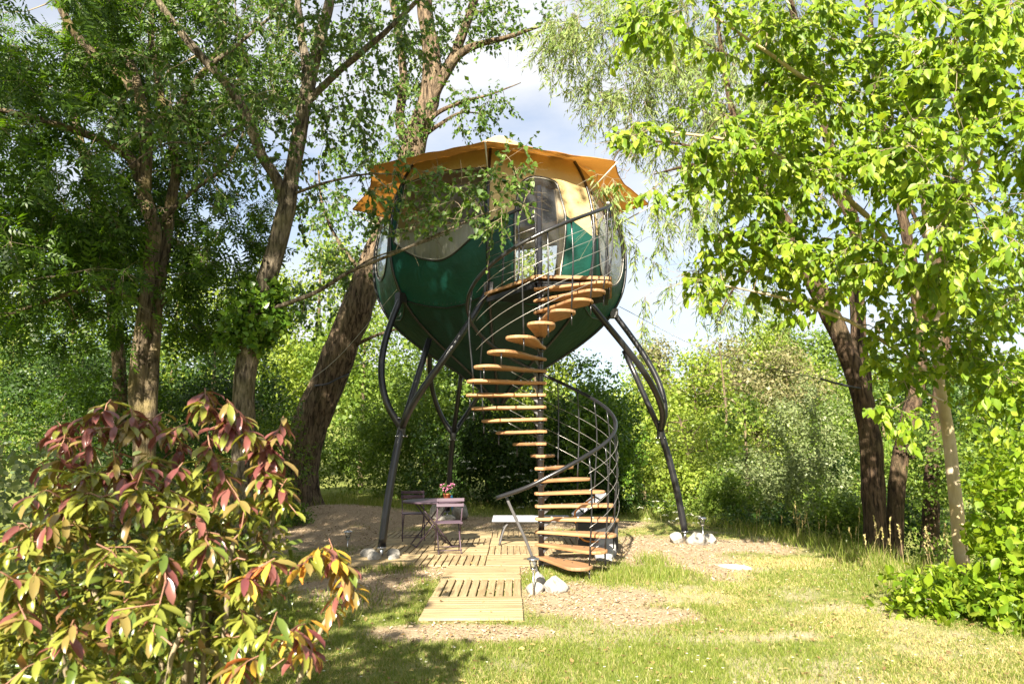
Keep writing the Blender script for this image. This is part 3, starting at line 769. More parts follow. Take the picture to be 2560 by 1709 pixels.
# inside: floor, a curtain behind the big window, light door jambs
podmesh(MB().prism([(CX + 1.72 * math.cos(a), CY + 1.72 * math.sin(a)) for a in np.linspace(0, 2 * math.pi, 24, endpoint=False)], 4.02, 4.08), "floor", M['pole_wood'])
cur = MB(); nu = 60
cur.add([surf(0, u, z, -0.16 + 0.025 * math.sin(u * 70)) for z in (4.55, 4.9, 5.28) for u in np.linspace(0.02, 0.98, nu)],
        [(j * nu + i, j * nu + i + 1, (j + 1) * nu + i + 1, (j + 1) * nu + i) for j in range(2) for i in range(nu - 1)])
podmesh(cur, "curtain", M['curtain'], sm=True)
podmesh(MB().tube([surf(0, u, 5.29, -0.16) for u in np.linspace(0.02, 0.98, 12)], 0.022, 8), "curtain_rod", M['pole_wood'], sm=True)
for u0, w in ((0.235, .03), (0.695, .05)):
    mb = MB()
    pts = [surf(1, u, z, o) for z in np.linspace(4.10, 5.95, 12) for (u, o) in ((u0 - w / 2, -0.03), (u0 + w / 2, -0.03), (u0 + w / 2, -0.10), (u0 - w / 2, -0.10))]
    mb.add(pts, [(4 * j + a, 4 * j + (a + 1) % 4, 4 * j + 4 + (a + 1) % 4, 4 * j + 4 + a) for j in range(11) for a in range(4)])
    podmesh(mb, "door_jamb", M['pole_wood'])
mb = MB(); mb.tube([surf(1, u, 4.98 , -0.10) for u in np.linspace(0.24, 0.70, 8)], 0.02, 6)
podmesh(mb, "door_crossbar", M['black_steel'], sm=True)
lin = MB(); nl_ = 32  # added sheet under the roof, keeps the orange roof light out of the interior
lin.add([(CX + r_ * math.cos(2 * math.pi * i / nl_), CY + r_ * math.sin(2 * math.pi * i / nl_), z_) for r_, z_ in ((1.9, 6.55), (1.2, 6.82), (0.5, 7.05)) for i in range(nl_)] + [(CX, CY, 7.1)],
        [(j * nl_ + i, j * nl_ + (i + 1) % nl_, (j + 1) * nl_ + (i + 1) % nl_, (j + 1) * nl_ + i) for j in range(2) for i in range(nl_)] + [(2 * nl_ + i, 2 * nl_ + (i + 1) % nl_, 3 * nl_) for i in range(nl_)])
podmesh(lin, "added_shade_lining", M['shade_lining'], sm=True)
# canvas roof pulled out to eight corners, its cap and its corner struts
ROOF_IN = 0.46
def roof_pt(a_deg, t):
    ph = ((a_deg - RIB0) / STEP) % 1.0; m = 4 * ph * (1 - ph)
    re, ze = 2.95 - 0.42 * m, 6.33 + 0.10 * m
    r = ROOF_IN + (re - ROOF_IN) * t
    z = 7.50 + (ze - 7.50) * (t ** 0.74) - 0.05 * m * math.sin(math.pi * t)
    z += 0.010 * math.sin(a_deg * 0.5 + 3 * math.sin(t * 5)) * t * m + 0.010 * math.sin(a_deg * 0.17 + t * 9) * t
    a = R(a_deg); return (CX + r * math.cos(a), CY + r * math.sin(a), z)
na, ntt = 128, 16
mb = MB()
mb.add([roof_pt(RIB0 + 360 * i / na, j / ntt) for j in range(ntt + 1) for i in range(na)],
       [(j * na + i, j * na + (i + 1) % na, (j + 1) * na + (i + 1) % na, (j + 1) * na + i) for j in range(ntt) for i in range(na)])
roof = podmesh(mb, "canvas_roof", M['orange_canvas'], sm=True)
for k in range(8):
    hem = [roof_pt(RIB0 + STEP * (k + u), 1.0) for u in np.linspace(0.01, 0.99, 20)]
    podmesh(MB().tube(hem, 0.010, 6), "roof_hem", M['orange_canvas'], roof, True)
    a = R(RIB0 + STEP * k); p0 = surf(k, 0, 5.95, 0.02)
    tip = (CX + 3.0 * math.cos(a), CY + 3.0 * math.sin(a), 6.30)
    podmesh(MB().tube([p0, tip], 0.013, 6), "roof_strut", M['white_trim'], sm=True)
capm = MB(); nc = 8
ring = lambda r, z: [(CX + r * math.cos(R(RIB0 + STEP * i)), CY + r * math.sin(R(RIB0 + STEP * i)), z) for i in range(nc)]
capm.add(ring(0.58, 7.40) + ring(0.56, 7.50) + ring(0.10, 7.80) + [(CX, CY, 7.81)],
         [(i, (i + 1) % nc, nc + (i + 1) % nc, nc + i) for i in range(nc)] + [(nc + i, nc + (i + 1) % nc, 2 * nc + (i + 1) % nc, 2 * nc + i) for i in range(nc)] + [(2 * nc + i, 2 * nc + (i + 1) % nc, 3 * nc) for i in range(nc)])
cap_o = podmesh(capm, "roof_cap", M['cream_cap'])
podmesh(MB().box((CX, CY, 7.825), (0.20, 0.03, 0.02)), "cap_hook", M['black_steel'], cap_o)

# legs: a foot post, a node, three prongs; two prongs reach ribs, the middle one ends free
def leg(az, r_foot, rib_l, rib_r):
    ra = lambda a, r, z: np.array((CX + r * math.cos(R(a)), CY + r * math.sin(R(a)), z))
    g = float(gz(CX + r_foot * math.cos(R(az)), CY + r_foot * math.sin(R(az))))
    node = ra(az, r_foot - 0.36, 1.92)
    foot = ra(az, r_foot, g + 0.16)
    lg = podmesh(MB().tube(spline([foot, ra(az, r_foot - 0.08, 0.7), ra(az, r_foot - 0.2, 1.3), node], 16), 0.062, 14), "leg", M['black_steel'], sm=True)
    def sub(mb, name, mat, sm=True):
        o = podmesh(mb, name, mat, lg, sm); return o
    for rib, sgn in ((rib_l, -1), (rib_r, 1)):
        kk = (rib - RIB0) / STEP
        end = np.array(surf(int(round(kk)), 0.0, 4.16, 0.06))
        da = ((rib - az + 180) % 360) - 180
        P = []
        for t in np.linspace(0, 1, 7):
            b = node + (end - node) * t
            am = az + da * t
            bow = math.sin(math.pi * t ** 0.85) * (0.34 + 0.10 * abs(da) / 45)
            P.append(b + bow * np.array((math.cos(R(am + da * 0.6)), math.sin(R(am + da * 0.6)), -0.25)))
        sub(MB().tube(spline(P, 26), 0.055, 14), "prong", M['black_steel'])
        br = end + np.array((math.cos(R(rib)), math.sin(R(rib)), 0)) * 0.0
        sub(MB().box(br, (0.15, 0.15, 0.17), Matrix.Rotation(R(rib), 3, 'Z')), "bracket", M['black_steel'] if az < 0 and rib < -20 else M['grey_steel'], False)
    top = ra(az, r_foot - 0.36 - 0.62, 3.42)
    d = top - node
    sub(MB().tube([node - d * 0.02, node + d * 0.3 + np.array((0, 0, -0.02)), node + d * 0.65, top], 0.052, 14), "prong", M['black_steel'])
    sub(MB().lathe([(0.066, -0.14), (0.07, -0.12), (0.07, 0.10), (0.064, 0.13)], node, 14), "collar", M['black_steel'])
    for dz in (-0.12, 0.16):
        for a in range(0, 360, 60):
            c = node + np.array((0.075 * math.cos(R(a)), 0.075 * math.sin(R(a)), dz))
            sub(MB().tube([c, c + np.array((0.022 * math.cos(R(a)), 0.022 * math.sin(R(a)), 0))], 0.014, 6), "bolt", M['steel'])
    sub(MB().tube([(foot[0], foot[1], g - 0.08), foot + np.array((0, 0, 0.04))], 0.028, 10).lathe([(0.07, 0), (0.07, 0.02)], (foot[0], foot[1], foot[2] - 0.02), 12), "foot_pin", M['steel'])
    return foot
FA = leg(-124.5, 2.97, -138, -93)
FB = leg(-8.0, 3.36, -48, -3)
FC = leg(112.4, 3.17, 87, 132)

# ------------------------------------------------------------------ spiral staircase
SX, SY, SR = 0.40, 9.60, 1.04
stair = empty("spiral_staircase", (SX, SY, 0))
tag(stair, "black spiral staircase with orange wood treads winding up to the pod's door", "staircase")
def st(mb, name, mat, parent=None, sm=False, bevel=0.0):
    mb.v = [(x - SX, y - SY, z) for x, y, z in mb.v]
    return mb.build(name, mat, parent or stair, sm, bevel)
st(MB().tube([(SX, SY, -0.05), (SX, SY, 5.43)], 0.041, 16), "centre_pole", M['black_steel'], sm=True)
RISE, DTH, TH0 = 0.169, 18.3, -80.0
def pol(th, r, z): return np.array((SX + r * math.cos(R(th)), SY + r * math.sin(R(th)), z))
# one tread shape: narrow at the pole, swelling and rounded at the outer end
def tread_outline():
    up = spline([(-0.085, 0.0), (-0.06, 0.075), (0.10, 0.085), (0.35, 0.125), (0.62, 0.185), (0.85, 0.20), (0.98, 0.16), (1.045, 0.06)], 22)
    dn = spline([(1.045, 0.06), (1.05, -0.04), (1.0, -0.13), (0.88, -0.17), (0.6, -0.135), (0.3, -0.095), (0.1, -0.08), (-0.06, -0.07), (-0.085, 0.0)], 22)
    return [tuple(p) for p in up[:-1]] + [tuple(p) for p in dn[:-1]]
TO = tread_outline()
tread_me = MB().prism(TO, -0.042, 0.0).mesh("tread")
tread_me.materials.append(M['tread_wood'])
gus_me = MB().add([(0.04, -0.006, -0.045), (0.15, -0.005, -0.045), (0.04, -0.005, -0.13), (0.04, 0.005, -0.045), (0.15, 0.005, -0.045), (0.04, 0.005, -0.13)],
                  [(0, 1, 2), (5, 4, 3), (0, 3, 4, 1), (1, 4, 5, 2), (2, 5, 3, 0)]).mesh("bracket"); gus_me.materials.append(M['grey_steel'])
bolts = MB()
for x in (0.14, 0.3, 0.5, 0.7): bolts.box((x, 0.04, 0.006), (0.018, 0.018, 0.012))
bolt_me = bolts.mesh("bolt_heads"); bolt_me.materials.append(M['steel'])
sleeve_me = MB().lathe([(0.046, -0.09), (0.046, -0.043)], (0, 0, 0), 12).mesh("sleeve", True); sleeve_me.materials.append(M['black_steel'])
def z_rail(th):
    return float(np.interp(th, [-118, -90, -60, -30, 0, 345], [1.0, 1.24, 1.51, 1.75, 2.0, 5.04]))
NT = 23
for k in range(1, NT + 1):
    th, z = TH0 + DTH * k, RISE * k
    t = link("tread", tread_me, None, stair); t.location = (0, 0, z); t.rotation_euler = (0, 0, R(th))
    b_ = t.modifiers.new("bevel", 'BEVEL'); b_.width = 0.012; b_.segments = 2; b_.limit_method = 'ANGLE'; b_.angle_limit = R(50)
    link("bracket", gus_me, None, t); link("sleeve", sleeve_me, None, t); tag(link("bolt_heads", bolt_me, None, t), kind="stuff")
    # baluster: flares from the tread's tip inwards to the handrail
    tb = th + 6
    zr = z_rail(tb)
    r0_, r1_ = SR + 0.0, SR - 0.02
    P = [pol(tb, r0_ - 0.05, z - RISE - 0.03), pol(tb, r0_ - 0.05, z + 0.01), pol(tb, r0_ - 0.03, z + 0.2), pol(tb, r0_ + 0.02, z + (zr - z) * 0.6), pol(tb, r1_, zr)]
    if k < 9 or k > 18 or k % 3 == 0:
        q = spline(P[1:], 10)
        st(MB().tube(list(q), 0.0105, 8, True, 0.7), "baluster", M['black_steel'], sm=True)
    st(MB().tube([P[0] if k > 1 else pol(tb, r0_ - 0.05, 0.0), pol(tb, r0_ - 0.05, z - 0.043)], 0.010, 6), "spacer_rod", M['black_steel'], sm=True)
hr = [np.array((-0.19, 8.70, 1.0)), pol(-104, SR, 1.12)] + [pol(t_, SR, z_rail(t_)) for t_ in range(-90, 346, 15)]
st(MB().tube(spline(hr, 150), 0.026, 12), "handrail", M['black_steel'], sm=True)
for j, f in enumerate((0.16, 0.33, 0.5, 0.67, 0.83)):
    for t0_, t1_ in ((-58, 122), (214, 346)):      # none between the balusters of the shaded far side
        P = []
        for th in np.arange(t0_, t1_, 6):
            zt = RISE * (th - TH0) / DTH
            P.append(pol(th, SR + 0.02, zt + (z_rail(th) - zt) * f))
        st(MB().tube(P, 0.0032, 5), "rail_cable", M['cable'], sm=True)
# newel: flat bent bar at the stair's foot
nw = MB().tube(spline([(0.33, 9.02, 0.0), (0.30, 8.98, 0.12), (0.18, 8.88, 0.45), (0.02, 8.78, 0.8), (-0.07, 8.74, 1.0)], 16), 0.019, 8, True, 0.55)
st(nw, "newel_post", M['grey_steel'], sm=True)
# landing in front of the door: planks on dark beams
PZ = 4.06
land = [(-0.44, 10.62), (0.34, 9.50), (1.44, 9.60), (1.62, 10.85), (1.18, 11.35), (-0.38, 10.80)]
def clip(poly, n, c):
    out = []
    for i in range(len(poly)):
        a, b = poly[i], poly[(i + 1) % len(poly)]
        da, db = a[0] * n[0] + a[1] * n[1] - c, b[0] * n[0] + b[1] * n[1] - c
        if da >= 0: out.append(a)
        if (da > 0) != (db > 0) and abs(da - db) > 1e-9:
            t = da / (da - db); out.append((a[0] + (b[0] - a[0]) * t, a[1] + (b[1] - a[1]) * t))
    return out
frame = st(MB().prism([(0.5 + (x - 0.5) * 0.93, 10.4 + (y - 10.4) * 0.93) for x, y in land], PZ - 0.10, PZ - 0.075), "landing_frame", M['black_steel'])
pn = np.array((0.10, 0.995)); lo, hi = 9.4, 11.6; wpl = 0.14
c = lo
while c < hi:
    q = clip(clip(land, pn, c), -pn, -(c + wpl - 0.008))
    if len(q) >= 3: st(MB().prism(q, PZ - 0.045, PZ), "landing_plank", M['tread_wood'])
    c += wpl
for a, b in (((-0.38, 10.55), (0.34, 9.62)), ((0.40, 9.62), (1.40, 9.68)), ((0.40, 9.7), (0.9, 11.1)), ((1.40, 9.7), (1.52, 10.8))):
    d = np.array(b) - np.array(a); L_ = np.linalg.norm(d)
    st(MB().box(((a[0] + b[0]) / 2, (a[1] + b[1]) / 2, PZ - 0.135), (L_, 0.05, 0.068), Matrix.Rotation(math.atan2(d[1], d[0]), 3, 'Z')), "landing_beam", M['black_steel'])
def guard(p0, p1, n, h=1.12):
    p0, p1 = np.array(p0), np.array(p1)
    out = unit(np.array((p0[1] - p1[1], p1[0] - p0[0])))
    for i in range(n):
        p = p0 + (p1 - p0) * i / (n - 1)
        st(MB().tube(spline([(p[0], p[1], PZ), (p[0] + out[0] * .03, p[1] + out[1] * .03, PZ + h * .45), (p[0], p[1], PZ + h)], 8), 0.014, 8), "guard_post", M['black_steel'], sm=True)
    st(MB().box((*((p0 + p1) / 2), PZ + h + 0.012), (np.linalg.norm(p1 - p0) + 0.03, 0.045, 0.03), Matrix.Rotation(math.atan2(*(p1 - p0)[::-1]), 3, 'Z')), "guard_rail", M['black_steel'])
    for f in (0.17, 0.33, 0.5, 0.67, 0.83):
        st(MB().tube([(*p0, PZ + h * f), (*p1, PZ + h * f)], 0.004, 5), "guard_cable", M['cable'], sm=True)
guard((-0.40, 10.58), (0.33, 9.66), 4)
guard((1.42, 9.66), (1.56, 10.78), 4)
# ------------------------------------------------------------------ deck tiles: ten boards on three battens each
TW = 1.0
board_me = MB().box((0, 0, 0), (0.985, 0.091, 0.024)).mesh("plank"); board_me.materials.append(M['deck_wood'])
batten_me = MB().box((0, 0, 0), (0.07, 0.97, 0.022)).mesh("batten"); batten_me.materials.append(M['deck_wood'])
def deck_tile(cx, cy, turned, label):
    """boards run left to right; turned: they run away from the camera"""
    g = float(gz(cx, cy))
    t = empty("deck_tile", (cx, cy, g - 0.018), R(90) if turned else 0.0)
    t.rotation_euler[0] = R(random.uniform(-0.25, 0.25)); t.rotation_euler[1] = R(random.uniform(-0.25, 0.25)); t.rotation_euler[2] += R(random.uniform(-0.5, 0.5))
    gap = 0.099 if turned else 0.0985
    for i in range(10):
        p = link("plank", board_me, None, t)
        p.location = (random.uniform(-.002, .002), (i - 4.5) * gap, 0.036 + random.uniform(-.002, .002))
        p.scale = (1, 0.88 if turned else 1.045, 1)
        b = p.modifiers.new("bevel", 'BEVEL'); b.width = 0.004; b.segments = 1
    for x in (-0.44, 0, 0.44):
        link("batten", batten_me, None, t).location = (x, 0, 0.012)
    tag(t, label, "deck tile", "wooden deck tiles laid on the wood chips")
    return t
ROWN = ["nearest", "second", "third", "farthest"]
WALK = ["footpath tile of crosswise boards nearest the lawn", "footpath tile of lengthwise boards in the middle of the path", "footpath tile of crosswise boards joining the deck"]
for j in range(3):
    deck_tile(-0.385, 7.22 + j * 0.99, j == 1, WALK[j])
COLN = ["left", "middle", "right"]
for r_ in range(4):
    for c_ in range(3):
        turned = (r_ + c_) % 2 == 1
        kind = "lengthwise" if turned else "crosswise"
        what = {0: "by the black leg", 1: "under the bistro set", 2: "beside the staircase"}[c_]
        deck_tile(-1.86 + c_ * 0.995, 10.20 + r_ * 0.995, turned, f"deck tile of {kind} boards {what}, {ROWN[r_]} row of the {COLN[c_]} column")
for r_ in (1, 2):
    deck_tile(1.125, 10.20 + r_ * 0.995, (r_ + 3) % 2 == 1, f"deck tile behind the stair treads, {'nearer' if r_ == 1 else 'farther'} of the two by the boulders")
DZ = 0.033

# ------------------------------------------------------------------ bistro table and two folding chairs
def bar(mb, a, b, w=0.010):
    return mb.tube([a, b], w, 6)
tb = empty("bistro_table", (-1.33, 11.62, DZ), R(20))
tag(tb, "round plum metal bistro table with crossed folding legs on the deck", "table")
MB().lathe([(0.0, 0.70), (0.46, 0.70), (0.48, 0.695), (0.485, 0.71), (0.48, 0.725), (0.465, 0.727), (0.0, 0.724)], (0, 0, 0), 48).build("tabletop", M['purple_metal'], tb, True)
for s in (-1, 1):
    y = 0.20 * s
    for d in (-1, 1):
        bar(MB(), (-0.30 * d, y + 0.012 * d, 0.0), (0.27 * d, y + 0.012 * d, 0.70), 0.011).build("leg", M['purple_metal'], tb, True)
for x, z in ((-0.30, 0.02), (0.30, 0.02), (-0.20, 0.14), (0.20, 0.14), (0.27, 0.69), (-0.27, 0.69)):
    bar(MB(), (x, -0.21, z), (x, 0.21, z), 0.009).build("crossbar", M['purple_metal'], tb, True)
def chair(loc, rz, label):
    """folding slat chair facing +y: back at -y"""
    t = empty("folding_chair", loc, rz)
    W = 0.19
    for s in (-1, 1):
        x = W * s
        bar(MB(), (x, 0.20, 0.0), (x, -0.20, 0.82), 0.009).build("back_leg", M['purple_metal'], t, True)
        bar(MB(), (x * 0.9, -0.22, 0.0), (x * 0.9, 0.16, 0.44), 0.009).build("front_leg", M['purple_metal'], t, True)
    for z, y in ((0.72, -0.152), (0.80, -0.191)):
        MB().box((0, y - 0.012, z), (0.42, 0.014, 0.052), Matrix.Rotation(R(-14), 3, 'X')).build("back_slat", M['purple_metal'], t, False, 0.004)
    for i in range(5):
        MB().box((0, -0.14 + i * 0.075, 0.45), (0.40, 0.055, 0.014)).build("seat_slat", M['purple_metal'], t, False, 0.003)
    for s in (-1, 1):
        MB().box((0.17 * s, 0.01, 0.437), (0.014, 0.36, 0.012)).build("seat_rail", M['purple_metal'], t)
    for y, z in ((0.17, 0.06), (-0.18, 0.05), (-0.17, 0.75)):
        bar(MB(), (-W, y, z), (W, y, z), 0.007).build("crossbar", M['purple_metal'], t, True)
    tag(t, label, "chair", "folding chairs at the bistro table")
chair((-0.98, 10.88, DZ), R(12), "plum folding slat chair in front of the bistro table, its back to the lawn")
chair((-1.74, 12.35, DZ), R(193), "plum folding slat chair behind the bistro table, facing the lawn")
# potted flower on the table
pt = empty("flower_pot", (-1.09, 11.70, DZ + 0.727))
tag(pt, "terracotta pot of pink flowers on the bistro table", "flower pot")
MB().lathe([(0.0, 0.0), (0.052, 0.0), (0.066, 0.085), (0.072, 0.085), (0.072, 0.105), (0.062, 0.105), (0.055, 0.09), (0.0, 0.09)], (0, 0, 0), 20).build("pot", M['terracotta'], pt, True)
rg = np.random.default_rng(5)
d = unit(rg.normal(size=(150, 3)) + np.array((0, 0, 0.5)))
p = np.array((0, 0, 0.15)) + d * np.array((0.13, 0.13, 0.09)) * rg.uniform(0.3, 1, (150, 1))
o = leaves("foliage", p, d + rg.normal(size=(150, 3)) * 0.4, rg.normal(size=(150, 3)) * 0.5 + (0, -0.3, 0.8), 0.055, T_OVATE, M['wood_dark'], pt); tag(o, kind="stuff")
hd = np.array([(math.cos(a) * r_, math.sin(a) * r_, 0.205 + 0.03 * math.cos(a * 2)) for a, r_ in zip(np.linspace(0, 6.28, 7, endpoint=False), (0.09, .07, .1, .08, .09, .1, .03))])
for h in hd:
    d = unit(rg.normal(size=(26, 3)) + np.array((0, 0, 0.35)))
    leaves("flower_head", h + d * 0.028, d + rg.normal(size=(26, 3)) * 0.3, rg.normal(size=(26, 3)), 0.024, T_DIAMOND, M['pink_petal'], pt)

# ------------------------------------------------------------------ sun lounger, storage box, leaning tool
lg = empty("sun_lounger", (0.35, 11.95, DZ))
tag(lg, "pale grey slatted sun lounger with raised back behind the spiral stairs", "sun lounger")
for y in (-0.33, -0.11, 0.11, 0.33):
    MB().box((-0.02, y, 0.40), (1.32, 0.15, 0.035)).build("seat_slat", M['grey_slat'], lg, False, 0.008)
mt = Matrix.Rotation(R(-38), 3, 'Y')
for i, dx in enumerate((0.12, 0.29, 0.46, 0.63)):
    c = Vector((0.66, 0, 0.41)) + mt @ Vector((dx, 0, 0.0))
    MB().box(c, (0.145, 0.80, 0.03), mt).build("back_slat", M['grey_slat'], lg, False, 0.008)
for y in (-0.30, 0.30):
    c = Vector((0.66, y, 0.375)) + mt @ Vector((0.37, 0, 0))
    MB().box(c, (0.72, 0.04, 0.03), mt).build("back_rail", M['grey_steel'], lg)
    for x, s in ((-0.42, -1), (0.72, 1)):
        P = spline([(x - s * 0.18, y, 0.385), (x - s * 0.05, y, 0.37), (x + s * 0.05, y, 0.28), (x + s * 0.14, y, 0.0)], 12)
        MB().tube(P, 0.032, 8, True, 0.6).build("leg", M['grey_steel'], lg, True)
bx_ = empty("storage_box", (1.32, 11.0, float(gz(1.32, 11.0)) + 0.07))
tag(bx_, "black box with an orange carrying strap behind the stair treads", "box")
MB().box((0, 0, 0.21), (0.62, 0.40, 0.42)).build("body", M['black_plastic'], bx_, False, 0.015)
MB().box((0, 0, 0.445), (0.66, 0.44, 0.05)).build("lid", M['black_plastic'], bx_, False, 0.012)
for z0, z1 in ((0.55, 0.76), (0.22, 0.14)):
    MB().tube(spline([(-0.30, -0.235, z0), (-0.2, -0.27, (z0 + z1) / 2 - 0.03), (0.0, -0.28, z1), (0.2, -0.24, z1 + 0.01)] if z0 < 0.5 else [(-0.33, -0.1, 0.40), (-0.345, -0.16, 0.56), (-0.25, -0.20, 0.66), (-0.05, -0.2, 0.80)], 16), 0.014, 8).build("strap", M['orange_tube'], bx_, True)
pl_ = empty("blue_pole", (FC[0] + 0.12, FC[1] - 0.16, float(gz(FC[0], FC[1]))))
tag(pl_, "short bright blue pole leaning on the rear leg behind the table", "pole")
MB().tube([(0.05, -0.05, 0.0), (-0.06, 0.08, 0.75)], 0.03, 8).build("shaft", M['blue_paint'], pl_, True)
MB().lathe([(0.036, -0.04), (0.036, 0.02)], (-0.06, 0.08, 0.75), 10).build("end_cap", M['steel'], pl_, True)

# ------------------------------------------------------------------ boulders
def boulder(x, y, sx, sy, sz, label, mat='white_stone', seed=0, group=None, sink=0.42):
    bm = bmesh.new(); bmesh.ops.create_icosphere(bm, subdivisions=4, radius=1.0)
    rg = np.random.default_rng(seed)
    pl = [(unit(rg.normal(size=3)), rg.uniform(0.62, 0.9)) for _ in range(9)]
    for v in bm.verts:
        n = np.array(v.co)
        r = 1.0
        for (d_, k) in pl:
            h = float(n @ d_)
            if h * r > k: r = k / h * 0.85 + r * 0.15
        r += 0.10 * (fbm(n[0] * 2.6 + seed, n[1] * 2.6 + n[2] * 1.9 + 5, 80 + seed, 5) - 0.5) * 2
        v.co = Vector((n[0] * r * sx, n[1] * r * sy, n[2] * r * sz))
    me = bpy.data.meshes.new("boulder"); bm.to_mesh(me); bm.free()
    me.polygons.foreach_set("use_smooth", np.ones(len(me.polygons), bool))
    o = link("boulder", me, M[mat]); o.location = (x, y, float(gz(x, y)) + sz * (1 - sink) - 0.02); o.rotation_euler = (0, 0, rg.uniform(0, 6))
    tag(o, label, "boulder", group)
ga, gb, gc, gs = "pale boulders round the front leg", "pale boulders round the right leg", "pale boulders round the rear leg", "boulders at the foot of the stairs"
fx, fy = FA[0], FA[1]
boulder(fx - 0.19, fy - 0.02, .13, .11, .11, "pale boulder left of the front black leg's foot", seed=1, group=ga)
boulder(fx + 0.17, fy - 0.0, .11, .10, .11, "pale boulder right of the front black leg's foot, the hindmost there", seed=2, group=ga)
boulder(fx + 0.22, fy - 0.24, .12, .09, .075, "low pale boulder in front right of the front black leg's foot", seed=3, group=ga)
boulder(fx - 0.04, fy - 0.27, .11, .10, .11, "pale boulder directly in front of the front black leg's foot", seed=4, group=ga)
fx, fy = FB[0], FB[1]
boulder(fx - 0.22, fy - 0.30, .17, .14, .13, "white boulder left of the right black leg's foot", seed=5, group=gb)
boulder(fx + 0.10, fy - 0.46, .20, .16, .15, "largest white boulder in front of the right black leg's foot", seed=6, group=gb)
boulder(fx + 0.33, fy - 0.40, .14, .12, .12, "small white boulder right of the right black leg's foot", seed=7, group=gb)
fx, fy = FC[0], FC[1]
boulder(fx - 0.20, fy - 0.28, .18, .16, .24, "tall pale boulder behind the table, left of the rear leg", seed=8, group=gc, sink=.25)
boulder(fx + 0.30, fy - 0.15, .20, .18, .23, "tall pale boulder behind the table, right of the rear leg", seed=9, group=gc, sink=.25)
boulder(fx + 0.05, fy - 0.40, .20, .14, .10, "low pale boulder in front of the rear leg", seed=10, group=gc)
boulder(0.50, 8.15, .18, .14, .12, "large white rounded boulder by the footpath at the stair foot", seed=11, group=gs)
boulder(0.26, 8.02, .11, .10, .09, "small pale boulder touching the lamp stake by the footpath", seed=12, group=gs)
boulder(0.33, 8.45, .07, .08, .12, "narrow upright tan stone under the lowest tread", seed=13, group=gs)
boulder(1.36, 10.35, .19, .16, .16, "grey boulder behind the lower treads, the one nearer the lawn", 'grey_stone', 14, gs)
boulder(1.40, 10.75, .20, .16, .22, "taller grey boulder behind the lower treads, farther back", 'grey_stone', 15, gs)
boulder(3.05, 9.75, .26, .12, .05, "flat pale stone slab lying in the lawn right of the stairs", 'grey_stone', 16, None, 0.62)

# ------------------------------------------------------------------ solar stake lamps
def stake_lamp(x, y, label, h=0.40):
    t = empty("stake_lamp", (x, y, float(gz(x, y))))
    MB().tube([(0, 0, -0.04), (0, 0, h - 0.13)], 0.009, 8).build("stake", M['steel'], t, True)
    MB().lathe([(0.0, h - 0.135), (0.018, h - 0.13), (0.034, h - 0.11), (0.036, h - 0.105), (0.0, h - 0.10)], (0, 0, 0), 16).build("base", M['steel'], t, True)
    MB().lathe([(0.030, h - 0.10), (0.042, h - 0.05), (0.046, h - 0.01)], (0, 0, 0), 16).build("glass", M['lamp_glass'], t, True)
    MB().lathe([(0.0, h - 0.012), (0.074, h - 0.012), (0.072, h + 0.002), (0.03, h + 0.018), (0.0, h + 0.02)], (0, 0, 0), 18).build("cap", M['steel'], t, True)
    MB().box((0, 0, h + 0.021), (0.05, 0.05, 0.004)).build("solar_panel", M['black_plastic'], t)
    tag(t, label, "garden lamp", "solar stake lamps")
stake_lamp(0.235, 7.86, "steel stake lamp beside the footpath at the foot of the stairs")
stake_lamp(-2.62, 11.25, "steel stake lamp at the deck's left edge", 0.30)
stake_lamp(3.24, 11.95, "steel stake lamp among the white boulders by the right leg", 0.44)
# ------------------------------------------------------------------ trees with trunks that can be told apart
def limb(pts, r0, r1, rm=None):
    """pts: (view x, view y, depth) -> limb"""
    P = [atd(*p) for p in pts]
    return (P, [r0, r1] if rm is None else [r0, rm, r1])
def lobe(x, y, Y, rx, ry, rz): return (atd(x, y, Y), (rx, ry, rz))
def rootpt(x, y, Y, dz=0.25):
    p = atd(x, y, Y); p[2] = float(gz(p[0], p[1])) - 0.1; return p
def grounded(l):
    p = l[0][0].copy(); p[2] = float(gz(p[0], p[1])) - 0.12
    if l[0][0][2] > p[2] + 0.15: l[0].insert(0, p)
    else: l[0][0][2] = p[2]
    return l

# keeps leaves off the pod's front, the stair and the open sky window left of the willow
def pod_clear(p):
    d = np.hypot(p[:, 0] - CX, p[:, 1] - CY)
    a = (d < 2.75) & (p[:, 2] > 2.3) & (p[:, 2] < 8.0)
    b = (np.hypot(p[:, 0] - SX, p[:, 1] - SY) < 1.35) & (p[:, 2] < 5.6)
    c = np.linalg.norm(p - np.array((0, 0, CAM_H)), axis=1) < 2.2
    return a | b | c
def view_xy(p):
    d = p[:, 1] * CT + (p[:, 2] - CAM_H) * ST; u = (p[:, 2] - CAM_H) * CT - p[:, 1] * ST
    d = np.maximum(d, 0.05)
    return (1280 + FPX * p[:, 0] / d) / 1.0898, (854.5 - FPX * u / d) / 1.0898
def clear_of(*boxes):
    """drops what would hang in front of parts of the house seen free in the photograph"""
    def f(p):
        x, y = view_xy(p); k = pod_clear(p)
        for (x0, x1, y0, y1, Ymax) in boxes:
            k |= (x > x0) & (x < x1) & (y > y0) & (y < y1) & (p[:, 1] < Ymax)
        return k
    return f

